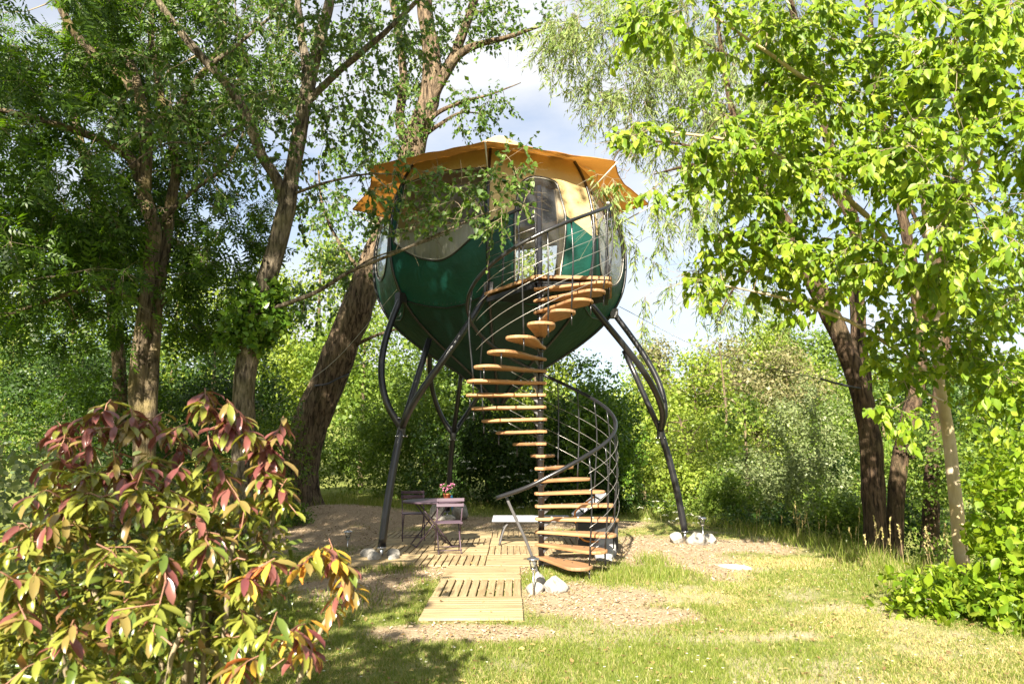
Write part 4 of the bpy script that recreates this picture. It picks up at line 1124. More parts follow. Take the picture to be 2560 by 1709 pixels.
def thin_before(limbs, w, base=None, seed=1, share=0.85):
    """thins the leaves that would hide the given limbs, as the photograph's gaps do"""
    segs = []
    for pts, _r in limbs:
        P = spline(np.asarray(pts), 24); vx, vy = view_xy(P); segs.append((vx, vy, P[:, 1]))
    def f(p):
        rg = np.random.default_rng(seed); k = base(p) if base is not None else np.zeros(len(p), bool)
        x, y = view_xy(p); hit = np.zeros(len(p), bool)
        for vx, vy, Yl in segs:
            for a, b, c_ in zip(vx, vy, Yl):
                hit |= (np.abs(x - a) < w) & (np.abs(y - b) < w * 1.3) & (p[:, 1] < c_ + 0.15)
        return k | (hit & (rg.uniform(0, 1, len(p)) < share))
    return f
# 1 the ash on the left: two stems from one foot
ash_limbs = [grounded(limb([(330, 1010, 10), (318, 900, 10), (332, 740, 10), (345, 610, 10), (352, 520, 10), (330, 440, 10), (336, 330, 10), (325, 240, 10), (270, 165, 10), (195, 105, 9.8), (150, 40, 9.6), (110, -60, 9.5)], 0.14, 0.05, 0.10)),
    limb([(338, 1080, 9.98), (342, 960, 10.0), (350, 800, 10.08), (366, 640, 10.2), (390, 480, 10.3), (405, 380, 10.4), (385, 300, 10.5), (365, 200, 10.6), (348, 90, 10.7), (350, -60, 10.8)], 0.11, 0.045),
    limb([(330, 430, 10), (300, 365, 9.9), (240, 325, 9.7), (150, 292, 9.4), (60, 266, 9.1), (-60, 240, 8.8)], 0.085, 0.03),
    limb([(338, 700, 10), (270, 668, 9.8), (200, 662, 9.5), (100, 692, 9.2), (-40, 745, 8.9)], 0.06, 0.02),
    limb([(325, 245, 10), (300, 150, 10.2), (250, 60, 10.4), (200, -40, 10.6)], 0.09, 0.04),
    limb([(385, 300, 10.5), (430, 215, 10.3), (500, 120, 10.1), (520, 20, 10)], 0.07, 0.03),
    limb([(352, 520, 10), (440, 440, 10.2), (520, 380, 10.4), (560, 300, 10.4)], 0.05, 0.015)]
make_tree("ash_tree", "twin-stemmed ash tree with feathery dark leaves behind the red-leaved shrub", ash_limbs,
    [lobe(150, 100, 9.5, 2.2, 2.2, 1.7), lobe(60, 420, 9.2, 1.9, 1.8, 1.5), lobe(100, 620, 9.4, 1.9, 1.6, 1.0), lobe(420, 120, 10.8, 1.9, 2, 1.5), lobe(480, 640, 10.8, 1.0, 1.4, 1.0),
     lobe(470, 420, 11, 1.3, 1.4, 1.2), lobe(230, 560, 10.8, 1.2, 1.2, 1.2)], 365, 'ash_leaf', 'bark_ash', n_twig=5, n_leaf=7, L=0.42, seed=3, tmpl=T_ASH, size=0.24, droop=0.3, leaf_droop=0.5, cull=thin_before(ash_limbs[:3], 24, pod_clear, share=0.6), sides=18)
# a thin leaning stem behind it
make_tree("slender_tree", "slender pale leaning tree behind the twin-stemmed ash", [grounded(limb([(275, 900, 12.5), (258, 700, 12.5), (243, 570, 12.5), (215, 440, 12.5), (186, 330, 12.5), (160, 200, 12.5), (150, 60, 12.5), (150, -60, 12.5)], 0.13, 0.05)),
    limb([(243, 570, 12.5), (300, 470, 12.7), (330, 400, 12.8)], 0.04, 0.012)],
    [lobe(190, 230, 12.7, 2.0, 1.6, 2.2), lobe(120, 560, 12.7, 1.8, 1.5, 1.4)], 110, 'ash_leaf', 'bark_ash', n_twig=5, n_leaf=6, L=0.42, seed=4, tmpl=T_ASH, size=0.2, cull=pod_clear)

# 2 the poplar with long twigs hanging before the pod
front = [(1100, 470, 8.7), (1150, 440, 8.6), (1180, 400, 8.6), (1120, 400, 8.7), (1200, 470, 8.5), (1060, 480, 8.7), (1000, 470, 8.8), (1040, 430, 8.8), (960, 500, 8.9), (980, 420, 8.9), (930, 450, 9.0), (1010, 400, 8.9),
         (900, 420, 9.0), (940, 380, 9.0), (1150, 500, 8.5), (1130, 520, 8.5), (880, 520, 9.1), (1075, 420, 8.8), (1160, 355, 8.6), (1200, 340, 8.7), (990, 530, 8.8), (1090, 360, 8.8), (930, 540, 9.0), (1215, 440, 8.5), (1030, 500, 8.7),
         (860, 480, 9.1), (845, 430, 9.1), (905, 385, 9.0), (935, 415, 8.9), (970, 395, 8.9), (1010, 470, 8.7), (890, 500, 9.0), (950, 520, 8.9), (1060, 395, 8.8), (1110, 430, 8.7), (1140, 410, 8.7), (1135, 480, 8.6), (1190, 385, 8.6), (1165, 470, 8.6), (1080, 455, 8.7), (960, 455, 8.8), (1000, 440, 8.9), (1040, 460, 8.7), (900, 470, 9.0), (870, 450, 9.1), (1125, 450, 8.6), (1175, 430, 8.6), (1090, 500, 8.6)]
pop_limbs = [grounded(limb([(560, 1000, 9.6), (562, 900, 9.6), (575, 790, 9.6), (600, 690, 9.55), (630, 590, 9.5), (652, 490, 9.5), (665, 430, 9.5), (682, 330, 9.5), (700, 240, 9.5), (728, 120, 9.5), (755, 0, 9.5), (775, -80, 9.5)], 0.155, 0.06, 0.13)),
    limb([(655, 470, 9.5), (635, 410, 9.4), (600, 355, 9.3), (570, 280, 9.2), (530, 205, 9.1), (480, 150, 9.0), (430, 92, 8.9), (380, 30, 8.8), (330, -50, 8.7)], 0.085, 0.045),
    limb([(700, 240, 9.5), (760, 180, 9.4), (830, 120, 9.2), (900, 60, 9.1), (980, -20, 9.0)], 0.06, 0.03),
    limb([(695, 260, 9.5), (702, 160, 9.7), (690, 60, 9.9), (680, -60, 10)], 0.08, 0.045),
    limb([(480, 152, 9.0), (540, 105, 9.1), (620, 40, 9.2), (680, -20, 9.3)], 0.035, 0.012),
    limb([(605, 715, 9.5), (720, 672, 9.2), (800, 625, 9.0), (900, 583, 8.8), (1000, 540, 8.5), (1090, 500, 8.2), (1150, 478, 8.1)], 0.034, 0.009),
    limb([(800, 625, 9.0), (860, 590, 8.95), (960, 560, 8.6), (1060, 520, 8.25)], 0.016, 0.006),
    limb([(660, 450, 9.5), (740, 420, 9.3), (840, 400, 9.1), (920, 400, 9.0)], 0.025, 0.008),
    limb([(570, 280, 9.2), (470, 330, 8.9), (380, 330, 8.6), (270, 400, 8.4)], 0.022, 0.006)]
make_tree("poplar_tree", "poplar with furrowed grey trunk, its long twigs hanging in front of the pod", pop_limbs,
    [lobe(560, 120, 9.0, 1.6, 1.3, 1.2), lobe(780, 130, 9.3, 1.3, 1.3, 1.1), lobe(760, 330, 9.4, 0.8, 1.0, 0.9), lobe(880, 40, 9.1, 1.0, 1.0, 0.5), lobe(550, 430, 9.2, 0.9, 1.0, 0.9), lobe(420, 230, 8.8, 1.2, 1.0, 0.9), lobe(640, 20, 9.2, 1.5, 1.2, 0.7)],
    190, 'poplar_leaf', 'bark_poplar', n_twig=6, n_leaf=8, L=0.38, seed=6, tmpl=T_POPLAR, size=0.062, droop=0.35, leaf_droop=0.7,
    extra=np.array([atd(x_, y_, Y_ if x_ < 1000 else Y_ - 0.45) for x_, y_, Y_ in front]), cull=clear_of((1225, 1420, 350, 700, 20), (830, 1110, 545, 900, 20), (940, 1110, 330, 385, 10)), sides=18, furrow=0.09)
ivy_c = atd(590, 725, 9.55)
bulk("ivy_clump", "bushy ivy clump wrapped round the grey poplar trunk", "ivy", [(ivy_c + np.array((0, 0, 0.0)), (0.44, 0.42, 0.40)), (ivy_c + np.array((-0.12, -0.1, -0.3)), (0.34, 0.35, 0.22)), (ivy_c + np.array((0.1, -0.1, 0.28)), (0.26, 0.26, 0.26))],
     2600, 0.08, 'ivy_leaf', 8, T_POPLAR, shell=0.5, clump=0.07)

# 3 the old poplar leaning behind the pod
LY = 17.0
old_limbs = [grounded(limb([(688, 1160, LY), (684, 1080, LY), (705, 990, LY), (748, 885, LY), (792, 775, LY), (838, 660, LY), (884, 540, LY), (930, 410, LY), (955, 320, LY), (985, 220, LY), (990, 120, LY), (975, 30, LY), (972, -60, LY)], 0.46, 0.17, 0.36)),
    limb([(968, 280, LY), (1005, 200, LY - .2), (1050, 130, LY - .4), (1100, 102, LY - .6), (1170, 84, LY - .8), (1240, 60, LY - .9)], 0.16, 0.03),
    limb([(985, 230, LY), (1030, 150, LY), (1065, 70, LY), (1100, -40, LY)], 0.17, 0.10),
    limb([(960, 310, LY), (1000, 262, LY - .2), (1060, 235, LY - .3), (1130, 215, LY - .4), (1195, 190, LY - .5)], 0.08, 0.008),
    limb([(955, 325, LY), (1010, 285, LY - .2), (1060, 258, LY - .3), (1110, 262, LY - .4)], 0.07, 0.008),
    limb([(942, 360, LY + .3), (918, 280, LY + .5), (925, 190, LY + .6), (918, 90, LY + .7), (900, 0, LY + .8)], 0.13, 0.09),
    limb([(845, 640, LY), (780, 560, LY + .2), (740, 470, LY + .4), (730, 380, LY + .6)], 0.06, 0.02),
    limb([(780, 810, LY), (860, 770, LY - .2), (950, 745, LY - .3)], 0.06, 0.02)]
make_tree("leaning_poplar", "thick old poplar with deep brown bark leaning behind the pod", old_limbs,
    [lobe(860, 300, 16.6, 1.5, 1.6, 1.5), lobe(800, 520, 17.2, 1.3, 1.5, 1.4), lobe(760, 640, 17.5, 1.2, 1.4, 1.2), lobe(1010, 30, 16.8, 2.2, 1.8, 0.9), lobe(1080, 255, 16.5, 0.75, 0.8, 0.55), lobe(900, 120, 17, 1.3, 1.5, 1.1), lobe(1180, 60, 16.3, 1.3, 1.0, 0.5), lobe(960, 250, 16.4, .7, .6, .6), lobe(1130, 225, 16.5, 0.7, 0.6, 0.35)],
    225, 'poplar_leaf', 'bark_old', n_twig=6, n_leaf=9, L=0.55, seed=9, tmpl=T_DIAMOND, size=0.105, droop=0.3, leaf_droop=0.6, cull=clear_of((1150, 1215, 110, 180, 30)), sides=26, furrow=0.12, max_r=0.045)

# 4 the willow: dark furrowed trunks on the right, silvery narrow leaves above
wil_limbs = [grounded(limb([(2010, 1290, 12), (2003, 1120, 12), (1990, 970, 12), (1962, 860, 12), (1905, 725, 12), (1868, 640, 12), (1815, 530, 12), (1740, 430, 12.1), (1690, 395, 12.3), (1600, 378, 12.6), (1500, 400, 13)], 0.18, 0.012, 0.16)),
    grounded(limb([(2050, 1290, 12.2), (2056, 1120, 12.2), (2075, 1000, 12.2), (2100, 900, 12.3), (2110, 760, 12.4), (2090, 600, 12.5), (2050, 400, 12.6), (2010, 200, 12.8), (1990, 0, 13)], 0.15, 0.05, 0.12)),
    limb([(1990, 970, 12), (1972, 800, 12.2), (1965, 660, 12.4), (1960, 520, 12.6), (1900, 320, 12.8), (1850, 150, 13), (1800, -40, 13.2)], 0.15, 0.06),
    limb([(1868, 640, 12), (1760, 600, 12.3), (1700, 640, 12.5), (1650, 720, 12.8)], 0.05, 0.012),
    limb([(1740, 430, 12.1), (1690, 300, 12.5), (1660, 150, 12.9), (1640, 0, 13.2)], 0.08, 0.03),
    limb([(1960, 520, 12.6), (1800, 260, 12.8), (1720, 160, 13), (1600, 90, 13.2)], 0.07, 0.02),
    limb([(1640, 370, 12.4), (1560, 330, 12.5), (1440, 330, 12.5), (1400, 380, 12.3)], 0.03, 0.008)]
wil_extra = [(1385, 420, 10.4), (1400, 450, 10.4), (1370, 400, 10.5), (1410, 480, 10.4), (1390, 490, 10.4), (1405, 410, 10.5), (1500, 600, 13.5), (1480, 680, 13.5), (1460, 560, 13.6), (1520, 540, 13.4), (1540, 650, 13.4), (1490, 450, 13.4), (1475, 740, 13.6), (1510, 480, 13.4)]
make_tree("willow_tree", "tall willow with dark furrowed twin trunks and drooping silvery leaves over the pod", wil_limbs,
    [lobe(1400, 110, 13.5, 1.6, 1.6, 1.1), lobe(1560, 230, 13.2, 1.5, 1.6, 1.2), lobe(1720, 150, 13.4, 1.9, 1.7, 1.4), lobe(1430, 260, 13.2, .8, 1.0, .6), lobe(1580, 430, 13, 0.9, 1.0, 0.8), lobe(1850, 300, 13.2, 1.5, 1.5, 1.5), lobe(1620, 20, 13.6, 2.4, 1.6, .8), lobe(1700, 640, 13.2, 1.0, .9, .6), lobe(1310, 60, 13.6, .8, 1, .5)],
    430, 'willow_leaf', 'bark_willow', n_twig=6, n_leaf=15, L=0.6, seed=12, tmpl=T_WILLOW, size=0.13, droop=0.75, leaf_droop=0.5, extra=np.array([atd(*p) for p in wil_extra]),
    cull=clear_of((1225, 1362, 330, 800, 30), (1040, 1180, 90, 400, 30), (1420, 2000, 780, 1300, 11.5)), sides=18, furrow=0.16, max_r=0.03)
# a second, thinner dark trunk beyond it
make_tree("dark_trunk_tree", "dark bare-stemmed tree standing right behind the willow's trunks", [grounded(limb([(2133, 1280, 13.2), (2138, 1100, 13.2), (2150, 960, 13.2), (2165, 800, 13.3), (2160, 600, 13.4), (2200, 380, 13.5), (2260, 200, 13.6), (2300, 0, 13.7)], 0.16, 0.06)),
    limb([(2140, 1060, 13.2), (2105, 1045, 13.0), (2080, 1050, 12.7)], 0.06, 0.04), limb([(2160, 620, 13.4), (2090, 480, 13.2), (2060, 400, 13)], 0.05, 0.02)],
    [lobe(2230, 400, 13.4, 1.7, 1.5, 1.6), lobe(2200, 750, 13, 1.2, 1.0, 1.2), lobe(2320, 620, 12.8, 1.2, 1.2, 1.6)], 110, 'wood_mid', 'bark_willow', n_twig=6, n_leaf=8, L=0.5, seed=14, tmpl=T_DIAMOND, size=0.11, sides=16, furrow=0.15)

# 5 the box elder whose branches reach towards the camera on the right
elder_limbs = [grounded(limb([(2208, 1318, 9.25), (2192, 1150, 9.2), (2176, 1000, 9.15), (2156, 850, 9.05), (2140, 650, 8.9), (2122, 420, 8.7), (2110, 200, 8.5), (2100, -60, 8.3)], 0.092, 0.045)),
    limb([(2150, 780, 9.0), (2040, 560, 8.0), (1900, 420, 7.2), (1700, 330, 6.8), (1520, 300, 6.6)], 0.045, 0.012),
    limb([(2140, 660, 8.9), (2200, 520, 7.5), (2230, 420, 6.4), (2260, 330, 5.6)], 0.04, 0.012),
    limb([(2160, 880, 9.1), (1990, 760, 8.2), (1820, 690, 7.6), (1640, 650, 7.3)], 0.035, 0.01),
    limb([(2122, 430, 8.7), (1960, 260, 7.6), (1800, 150, 6.8), (1640, 40, 6.3)], 0.04, 0.012),
    limb([(2112, 240, 8.5), (2200, 80, 7), (2280, -40, 6)], 0.04, 0.015),
    limb([(2165, 920, 9.1), (2110, 900, 8.2), (2060, 930, 7.6)], 0.02, 0.006)]
ek = dict(leaf='maple_leaf', bark='bark_young', group=None)
elder_lobes = [lobe(1560, 330, 6.7, 0.75, 0.7, 0.34), lobe(1740, 370, 7.0, 0.9, 0.9, 0.55), lobe(1960, 330, 7.3, 1.0, 1.0, 0.8), lobe(1700, 580, 7.4, 0.75, 0.7, 0.4), lobe(1900, 620, 7.6, 0.95, 0.9, 0.6), lobe(2100, 120, 7.0, 1.1, 1.2, 0.8),
    lobe(2250, 330, 5.8, 0.9, 0.9, 0.7), lobe(2200, 560, 6.4, 0.9, 0.9, 0.6), lobe(1720, 30, 6.5, 1.1, 0.9, 0.35), lobe(2300, 100, 5.8, 0.9, 1.0, 0.8), lobe(1900, 130, 7.2, 0.9, 0.9, 0.5), lobe(2280, 760, 7.6, 0.8, 0.9, 0.8), lobe(2080, 800, 8.2, 0.8, 0.7, 0.5), lobe(1500, 20, 6.5, .5, .5, .25)]
rng_e = np.random.default_rng(20)
el = empty("box_elder_tree")
tag(el, "box elder with pale slim trunk and big bright green leaves at the right", "tree")
nodes, nr = [], []
for i, (pts, rd) in enumerate(elder_limbs):
    o, Cc, rr2 = limb_mesh("trunk" if i == 0 else "branch", pts, rd, M['bark_young'], el, n=14 if i == 0 else 8, furrow=0.03, seed=90 + i, flare=0.1 if i == 0 else 0)
    nodes.append(Cc[len(Cc) // 3 if i == 0 else 1:]); nr.append(rr2[len(rr2) // 3 if i == 0 else 1:])
T = in_lobes(elder_lobes, 440, rng_e, 0.2)
T = np.vstack([T, np.array([atd(*p) for p in [(2050, 935, 7.6), (2075, 945, 7.5), (2030, 930, 7.6), (1600, 640, 7.2), (1640, 660, 7.3), (1580, 640, 7.2), (1430, 320, 6.6), (1460, 310, 6.6), (1450, 290, 6.7), (1500, 430, 6.8), (1520, 450, 6.8)]])])
ek_cull = clear_of((800, 1400, 0, 900, 30), (1400, 1560, 340, 420, 9), (1400, 1570, 480, 1300, 10), (1400, 1980, 740, 1300, 10))
T = T[~ek_cull(T)]
s0, s1, r0, r1, D = attach(np.vstack(nodes), np.concatenate(nr), T, rng_e, 0.02)
c, e, p, ax, nm, s = twig_leaves(T, D, 5, 12, 0.40, 0.082, 0.2, 0.8, 0.6, rng_e, 0.42)
nm = nm + np.array((-0.15, -0.75, 0.25))
k = ~ek_cull(p); p, ax, nm, s = p[k], ax[k], nm[k], s[k]
tag(sticks("twigs", np.vstack([s0, c]), np.vstack([s1, e]), np.r_[r0, np.full(len(c), 0.003)], np.r_[r1, np.full(len(c), 0.0015)], M['twig'], el), kind="stuff")
def leaf_objects(p, ax, nm, s, count, meshes_by_class, cls, parent):
    """the leaves that show largest become parts of their own; returns a mask of the rest"""
    vx, vy = view_xy(p)
    ok = (vx > -20) & (vx < 2370) & (vy > -20) & (vy < 1590)
    size = np.where(ok, s / np.maximum(np.linalg.norm(p - np.array((0, 0, CAM_H)), axis=1), 0.3), 0)
    idx = np.argsort(-size)[:count]
    A = unit(ax); B = unit(np.cross(A, nm)); N2 = np.cross(B, A)
    for i in idx:
        lf = link("leaf", meshes_by_class[cls[i]], None, parent)
        Mx = Matrix(((B[i, 0], A[i, 0], N2[i, 0], p[i, 0]), (B[i, 1], A[i, 1], N2[i, 1], p[i, 1]), (B[i, 2], A[i, 2], N2[i, 2], p[i, 2]), (0, 0, 0, 1)))
        lf.matrix_local = Mx @ Matrix.Diagonal((s[i], s[i], s[i], 1))
    rest = np.ones(len(p), bool); rest[idx] = False
    return rest
lv_me = mesh_arrays("leaf", T_OVATE[0], T_OVATE[1], True); lv_me.materials.append(M['maple_leaf_object'])
rest = leaf_objects(p, ax, nm, s, 300, {0: lv_me}, np.zeros(len(p), int), el)
tag(leaves("crown", p[rest], ax[rest], nm[rest], s[rest], T_OVATE, M['maple_leaf'], el), kind="stuff")

# leafy undergrowth on the bank at the lower right
for i, (x, y, Y, rx, ry, rz, n, lab) in enumerate([
    (2310, 1000, 7.6, 0.45, 0.8, 0.8, 1500, "leafy box elder sapling right of the pale trunk, above the bank"),
    (2330, 1180, 6.9, 0.42, 0.7, 0.6, 1500, "leafy sapling at the picture's right edge below the pale trunk"),
    (2210, 1380, 7.2, 0.6, 0.5, 0.26, 1700, "low bramble mound at the foot of the pale trunk"),
    (2320, 1370, 6.6, 0.55, 0.6, 0.34, 1700, "low bramble mound in the right corner of the bank"),
    (2130, 1400, 6.9, 0.28, 0.3, 0.18, 500, "small bramble shoot at the lawn's right edge")]):
    cpt = atd(x, y, Y)
    lows = [(cpt, (rx, ry, rz)), (cpt + np.array((0.1, 0.2, -rz * 0.6)), (rx * 0.9, ry, rz * 0.5))]
    bulk("bramble" if rz < 0.4 else "sapling", lab, "shrub", lows, n, 0.092, 'maple_leaf', 200 + i, T_OVATE, shell=0.3, clump=0.14, group="leafy undergrowth on the bank", stems=14, cull=lambda p: (lambda x, y: (x > 2080) & (x < 2226 + 20 * np.sin(y * 0.05)) & (y < 1290))(*view_xy(p)))

# ------------------------------------------------------------------ wood and shrubs behind
def far_tree(x, ytop, Y, w, leaf, label, n=4200, size=0.30, seed=0, name="far_tree", lean=0.0, conical=False, base_y=None, trunk=True, grp="trees of the wood behind the house"):
    top = atd(x, ytop, Y); g = float(gz(top[0], Y))
    h = top[2] - g; rg = np.random.default_rng(seed + 500)
    lob = []
    nl = 6 if conical else 15
    for i in range(nl):
        f = 0.18 + 0.72 * (i + 0.5) / nl
        wr = (w * (1.05 - f) if conical else w * (0.55 + 0.5 * math.sin(math.pi * min(f * 1.05, 1)))) * rg.uniform(0.7, 1.1)
        off = 0 if conical else w * 0.62 * (1.15 - abs(f - 0.45))
        lob.append((np.array((top[0] + rg.uniform(-off, off) + lean * f, Y + rg.uniform(-off, off), g + h * f)), (wr * 0.75, wr * 0.75, h * 0.12) if conical else (wr * 0.46, wr * 0.46, max(wr * 0.30, h * 0.06))))
    lob.append((np.array((top[0] + lean, Y, g + h * 0.92)), (w * 0.3, w * 0.3, h * 0.09)))
    tr = [([np.array((top[0], Y, g - 0.2)), np.array((top[0] + lean * .5, Y, g + h * 0.5)), np.array((top[0] + lean, Y, g + h * 0.9))], [0.03 * h ** 0.8, 0.02])] if trunk else None
    return bulk(name, label, 'tree', lob, n, size, leaf, seed, T_DIAMOND, tr, 'bark_ash', grp, shell=0.68, clump=0.0085 * Y, up=0.5)
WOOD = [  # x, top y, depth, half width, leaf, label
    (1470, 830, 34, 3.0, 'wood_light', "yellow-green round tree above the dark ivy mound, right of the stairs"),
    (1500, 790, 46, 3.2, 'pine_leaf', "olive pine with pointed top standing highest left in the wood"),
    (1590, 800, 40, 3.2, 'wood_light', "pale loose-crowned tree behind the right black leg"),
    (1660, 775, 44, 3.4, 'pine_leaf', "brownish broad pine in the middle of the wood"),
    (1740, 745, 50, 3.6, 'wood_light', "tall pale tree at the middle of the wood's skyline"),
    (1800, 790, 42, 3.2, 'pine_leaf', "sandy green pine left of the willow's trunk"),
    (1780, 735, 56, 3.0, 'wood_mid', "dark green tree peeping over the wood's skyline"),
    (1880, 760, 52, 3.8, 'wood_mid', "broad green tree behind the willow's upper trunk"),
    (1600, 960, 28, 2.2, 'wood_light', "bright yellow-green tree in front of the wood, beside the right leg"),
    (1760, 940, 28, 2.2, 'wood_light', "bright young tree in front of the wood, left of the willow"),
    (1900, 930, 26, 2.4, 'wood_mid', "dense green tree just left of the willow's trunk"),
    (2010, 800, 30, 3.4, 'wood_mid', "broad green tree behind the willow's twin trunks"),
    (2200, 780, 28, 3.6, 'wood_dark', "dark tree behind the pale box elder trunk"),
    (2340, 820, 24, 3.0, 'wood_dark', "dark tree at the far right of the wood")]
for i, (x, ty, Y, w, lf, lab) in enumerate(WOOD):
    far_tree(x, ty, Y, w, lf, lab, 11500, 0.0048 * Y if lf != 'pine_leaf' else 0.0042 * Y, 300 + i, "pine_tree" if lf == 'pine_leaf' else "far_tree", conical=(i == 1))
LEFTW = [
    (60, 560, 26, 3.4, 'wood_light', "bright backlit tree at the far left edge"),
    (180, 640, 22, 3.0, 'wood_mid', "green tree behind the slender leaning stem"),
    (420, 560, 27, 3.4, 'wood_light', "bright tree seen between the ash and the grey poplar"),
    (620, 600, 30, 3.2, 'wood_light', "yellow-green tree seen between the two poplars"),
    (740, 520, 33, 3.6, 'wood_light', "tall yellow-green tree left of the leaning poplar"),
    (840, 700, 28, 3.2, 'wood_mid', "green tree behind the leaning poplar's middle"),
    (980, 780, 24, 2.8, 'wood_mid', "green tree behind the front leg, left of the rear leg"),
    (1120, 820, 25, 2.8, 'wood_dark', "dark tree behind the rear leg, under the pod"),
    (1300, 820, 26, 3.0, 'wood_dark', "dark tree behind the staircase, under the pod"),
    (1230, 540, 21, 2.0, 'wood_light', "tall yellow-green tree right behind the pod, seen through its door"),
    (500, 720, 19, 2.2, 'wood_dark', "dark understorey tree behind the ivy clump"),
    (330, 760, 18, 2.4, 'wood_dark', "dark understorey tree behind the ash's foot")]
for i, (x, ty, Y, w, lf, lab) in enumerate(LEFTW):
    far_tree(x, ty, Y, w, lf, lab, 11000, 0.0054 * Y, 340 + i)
# small tree with a clear stem in the thicket
far_tree(1705, 900, 19.5, 1.15, 'wood_mid', "young tree with a thin dark stem standing in the thicket", 3000, 0.11, 360, "young_tree", base_y=1150)
SHR = [  # x, y centre, depth, rx, ry, rz, leaf, n, size, label
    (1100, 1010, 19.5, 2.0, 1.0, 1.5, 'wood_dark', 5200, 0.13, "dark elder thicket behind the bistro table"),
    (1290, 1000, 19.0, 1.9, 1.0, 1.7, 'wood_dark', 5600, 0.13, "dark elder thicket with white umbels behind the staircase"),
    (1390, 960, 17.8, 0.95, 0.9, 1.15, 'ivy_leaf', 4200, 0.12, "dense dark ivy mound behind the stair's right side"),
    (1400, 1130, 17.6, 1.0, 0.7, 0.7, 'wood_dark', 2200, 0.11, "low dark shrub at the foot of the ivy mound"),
    (960, 1000, 21, 1.6, 1.0, 1.5, 'wood_mid', 4200, 0.13, "green shrub behind the front leg at the path's end"),
    (820, 1010, 23, 1.5, 1.0, 1.1, 'wood_mid', 3600, 0.13, "sunlit shrub right of the leaning trunk"),
    (1560, 1080, 18.5, 1.5, 1.0, 1.0, 'wood_light', 3600, 0.12, "yellow-green shrub behind the right leg"),
    (1650, 1150, 16.5, 1.1, 0.8, 0.65, 'wood_mid', 2600, 0.10, "green shrub on the bank right of the right leg"),
    (1780, 1090, 17.0, 1.5, 1.0, 1.0, 'wood_grey', 3800, 0.10, "grey-green willow shrub in the middle of the thicket"),
    (1870, 1000, 17.5, 1.3, 1.0, 1.2, 'wood_grey', 3600, 0.10, "taller grey-green shrub left of the dark trunks"),
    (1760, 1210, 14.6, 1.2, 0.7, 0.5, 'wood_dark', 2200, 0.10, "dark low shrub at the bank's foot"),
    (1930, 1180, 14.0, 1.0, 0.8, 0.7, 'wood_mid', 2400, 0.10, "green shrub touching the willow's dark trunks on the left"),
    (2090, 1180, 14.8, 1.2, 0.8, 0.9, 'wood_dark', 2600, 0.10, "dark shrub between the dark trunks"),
    (2250, 1050, 12.0, 1.2, 1.0, 1.3, 'wood_mid', 3200, 0.10, "green shrub behind the pale box elder trunk"),
    (120, 860, 14.5, 1.7, 1.2, 1.1, 'wood_dark', 4600, 0.10, "dark hedge at the far left below the ash's lower branch"),
    (240, 930, 12.5, 1.1, 0.9, 0.7, 'ash_leaf', 2800, 0.085, "green hedge shrub left of the ash's foot"),
    (450, 950, 13.5, 1.3, 1.0, 0.9, 'wood_dark', 3400, 0.09, "dark hedge shrub between the ash and the grey poplar"),
    (600, 1000, 15.5, 1.0, 0.9, 0.7, 'wood_mid', 2600, 0.10, "green shrub behind the grey poplar's foot"),
    (660, 1180, 14.5, 0.45, 0.4, 0.4, 'ivy_leaf', 900, 0.075, "small ivy shrub at the leaning trunk's foot")]
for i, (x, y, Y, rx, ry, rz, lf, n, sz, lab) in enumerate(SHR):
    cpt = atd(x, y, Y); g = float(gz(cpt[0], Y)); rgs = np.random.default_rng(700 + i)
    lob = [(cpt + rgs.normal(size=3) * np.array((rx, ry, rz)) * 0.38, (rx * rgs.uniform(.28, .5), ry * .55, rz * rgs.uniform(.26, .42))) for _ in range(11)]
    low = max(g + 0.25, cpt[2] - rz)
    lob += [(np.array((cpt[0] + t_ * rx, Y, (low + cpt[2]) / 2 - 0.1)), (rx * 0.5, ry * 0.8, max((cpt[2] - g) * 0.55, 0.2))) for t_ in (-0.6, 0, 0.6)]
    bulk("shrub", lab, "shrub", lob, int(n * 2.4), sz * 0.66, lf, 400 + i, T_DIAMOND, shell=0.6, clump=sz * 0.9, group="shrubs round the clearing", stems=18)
# white umbels of the elder and cow parsley by the right leg
def umbels(name, label, pts, cat="flowers", size=0.075):
    rt = empty(name)
    for (x, y, Y) in pts:
        c0 = atd(x, y, Y); rgu = np.random.default_rng(int(x * 7 + y))
        n = 26; a = rgu.uniform(0, 6.28, n); r_ = size * np.sqrt(rgu.uniform(0, 1, n))
        p = c0 + np.stack([np.cos(a) * r_, np.sin(a) * r_ * 0.9, 0.35 * size * (1 - (r_ / size) ** 2) + rgu.normal(size=n) * 0.006], 1)
        leaves("umbel", p, unit(np.stack([np.cos(a), np.sin(a), np.zeros(n)], 1)), np.array((0, -0.5, 1.0)) + rgu.normal(size=(n, 3)) * 0.25, size * 0.42, T_DIAMOND, M['white_petal'], rt)
    tag(rt, label, cat)
umbels("elder_blossom", "white elder umbels in the dark thicket left of the stair pole", [(1020 + i, y, 17.7) for i, y in ((50, 1060), (62, 1075), (20, 1045), (160, 1040), (172, 1088), (140, 1095), (185, 1105), (205, 1150), (150, 1140), (176, 1165), (110, 990), (190, 1190), (130, 1070), (205, 1080), (160, 1195), (60, 960), (220, 1115))], size=0.10)
umbels("cow_parsley", "white cow parsley flowers behind the right leg's foot", [(1530 + i, y, 14.5) for i, y in ((0, 1150), (12, 1160), (-14, 1165), (20, 1175), (-4, 1182), (28, 1190), (52, 1180), (70, 1185), (66, 1200), (-26, 1150), (-60, 1165), (-45, 1190), (34, 1165), (10, 1195))], size=0.06)

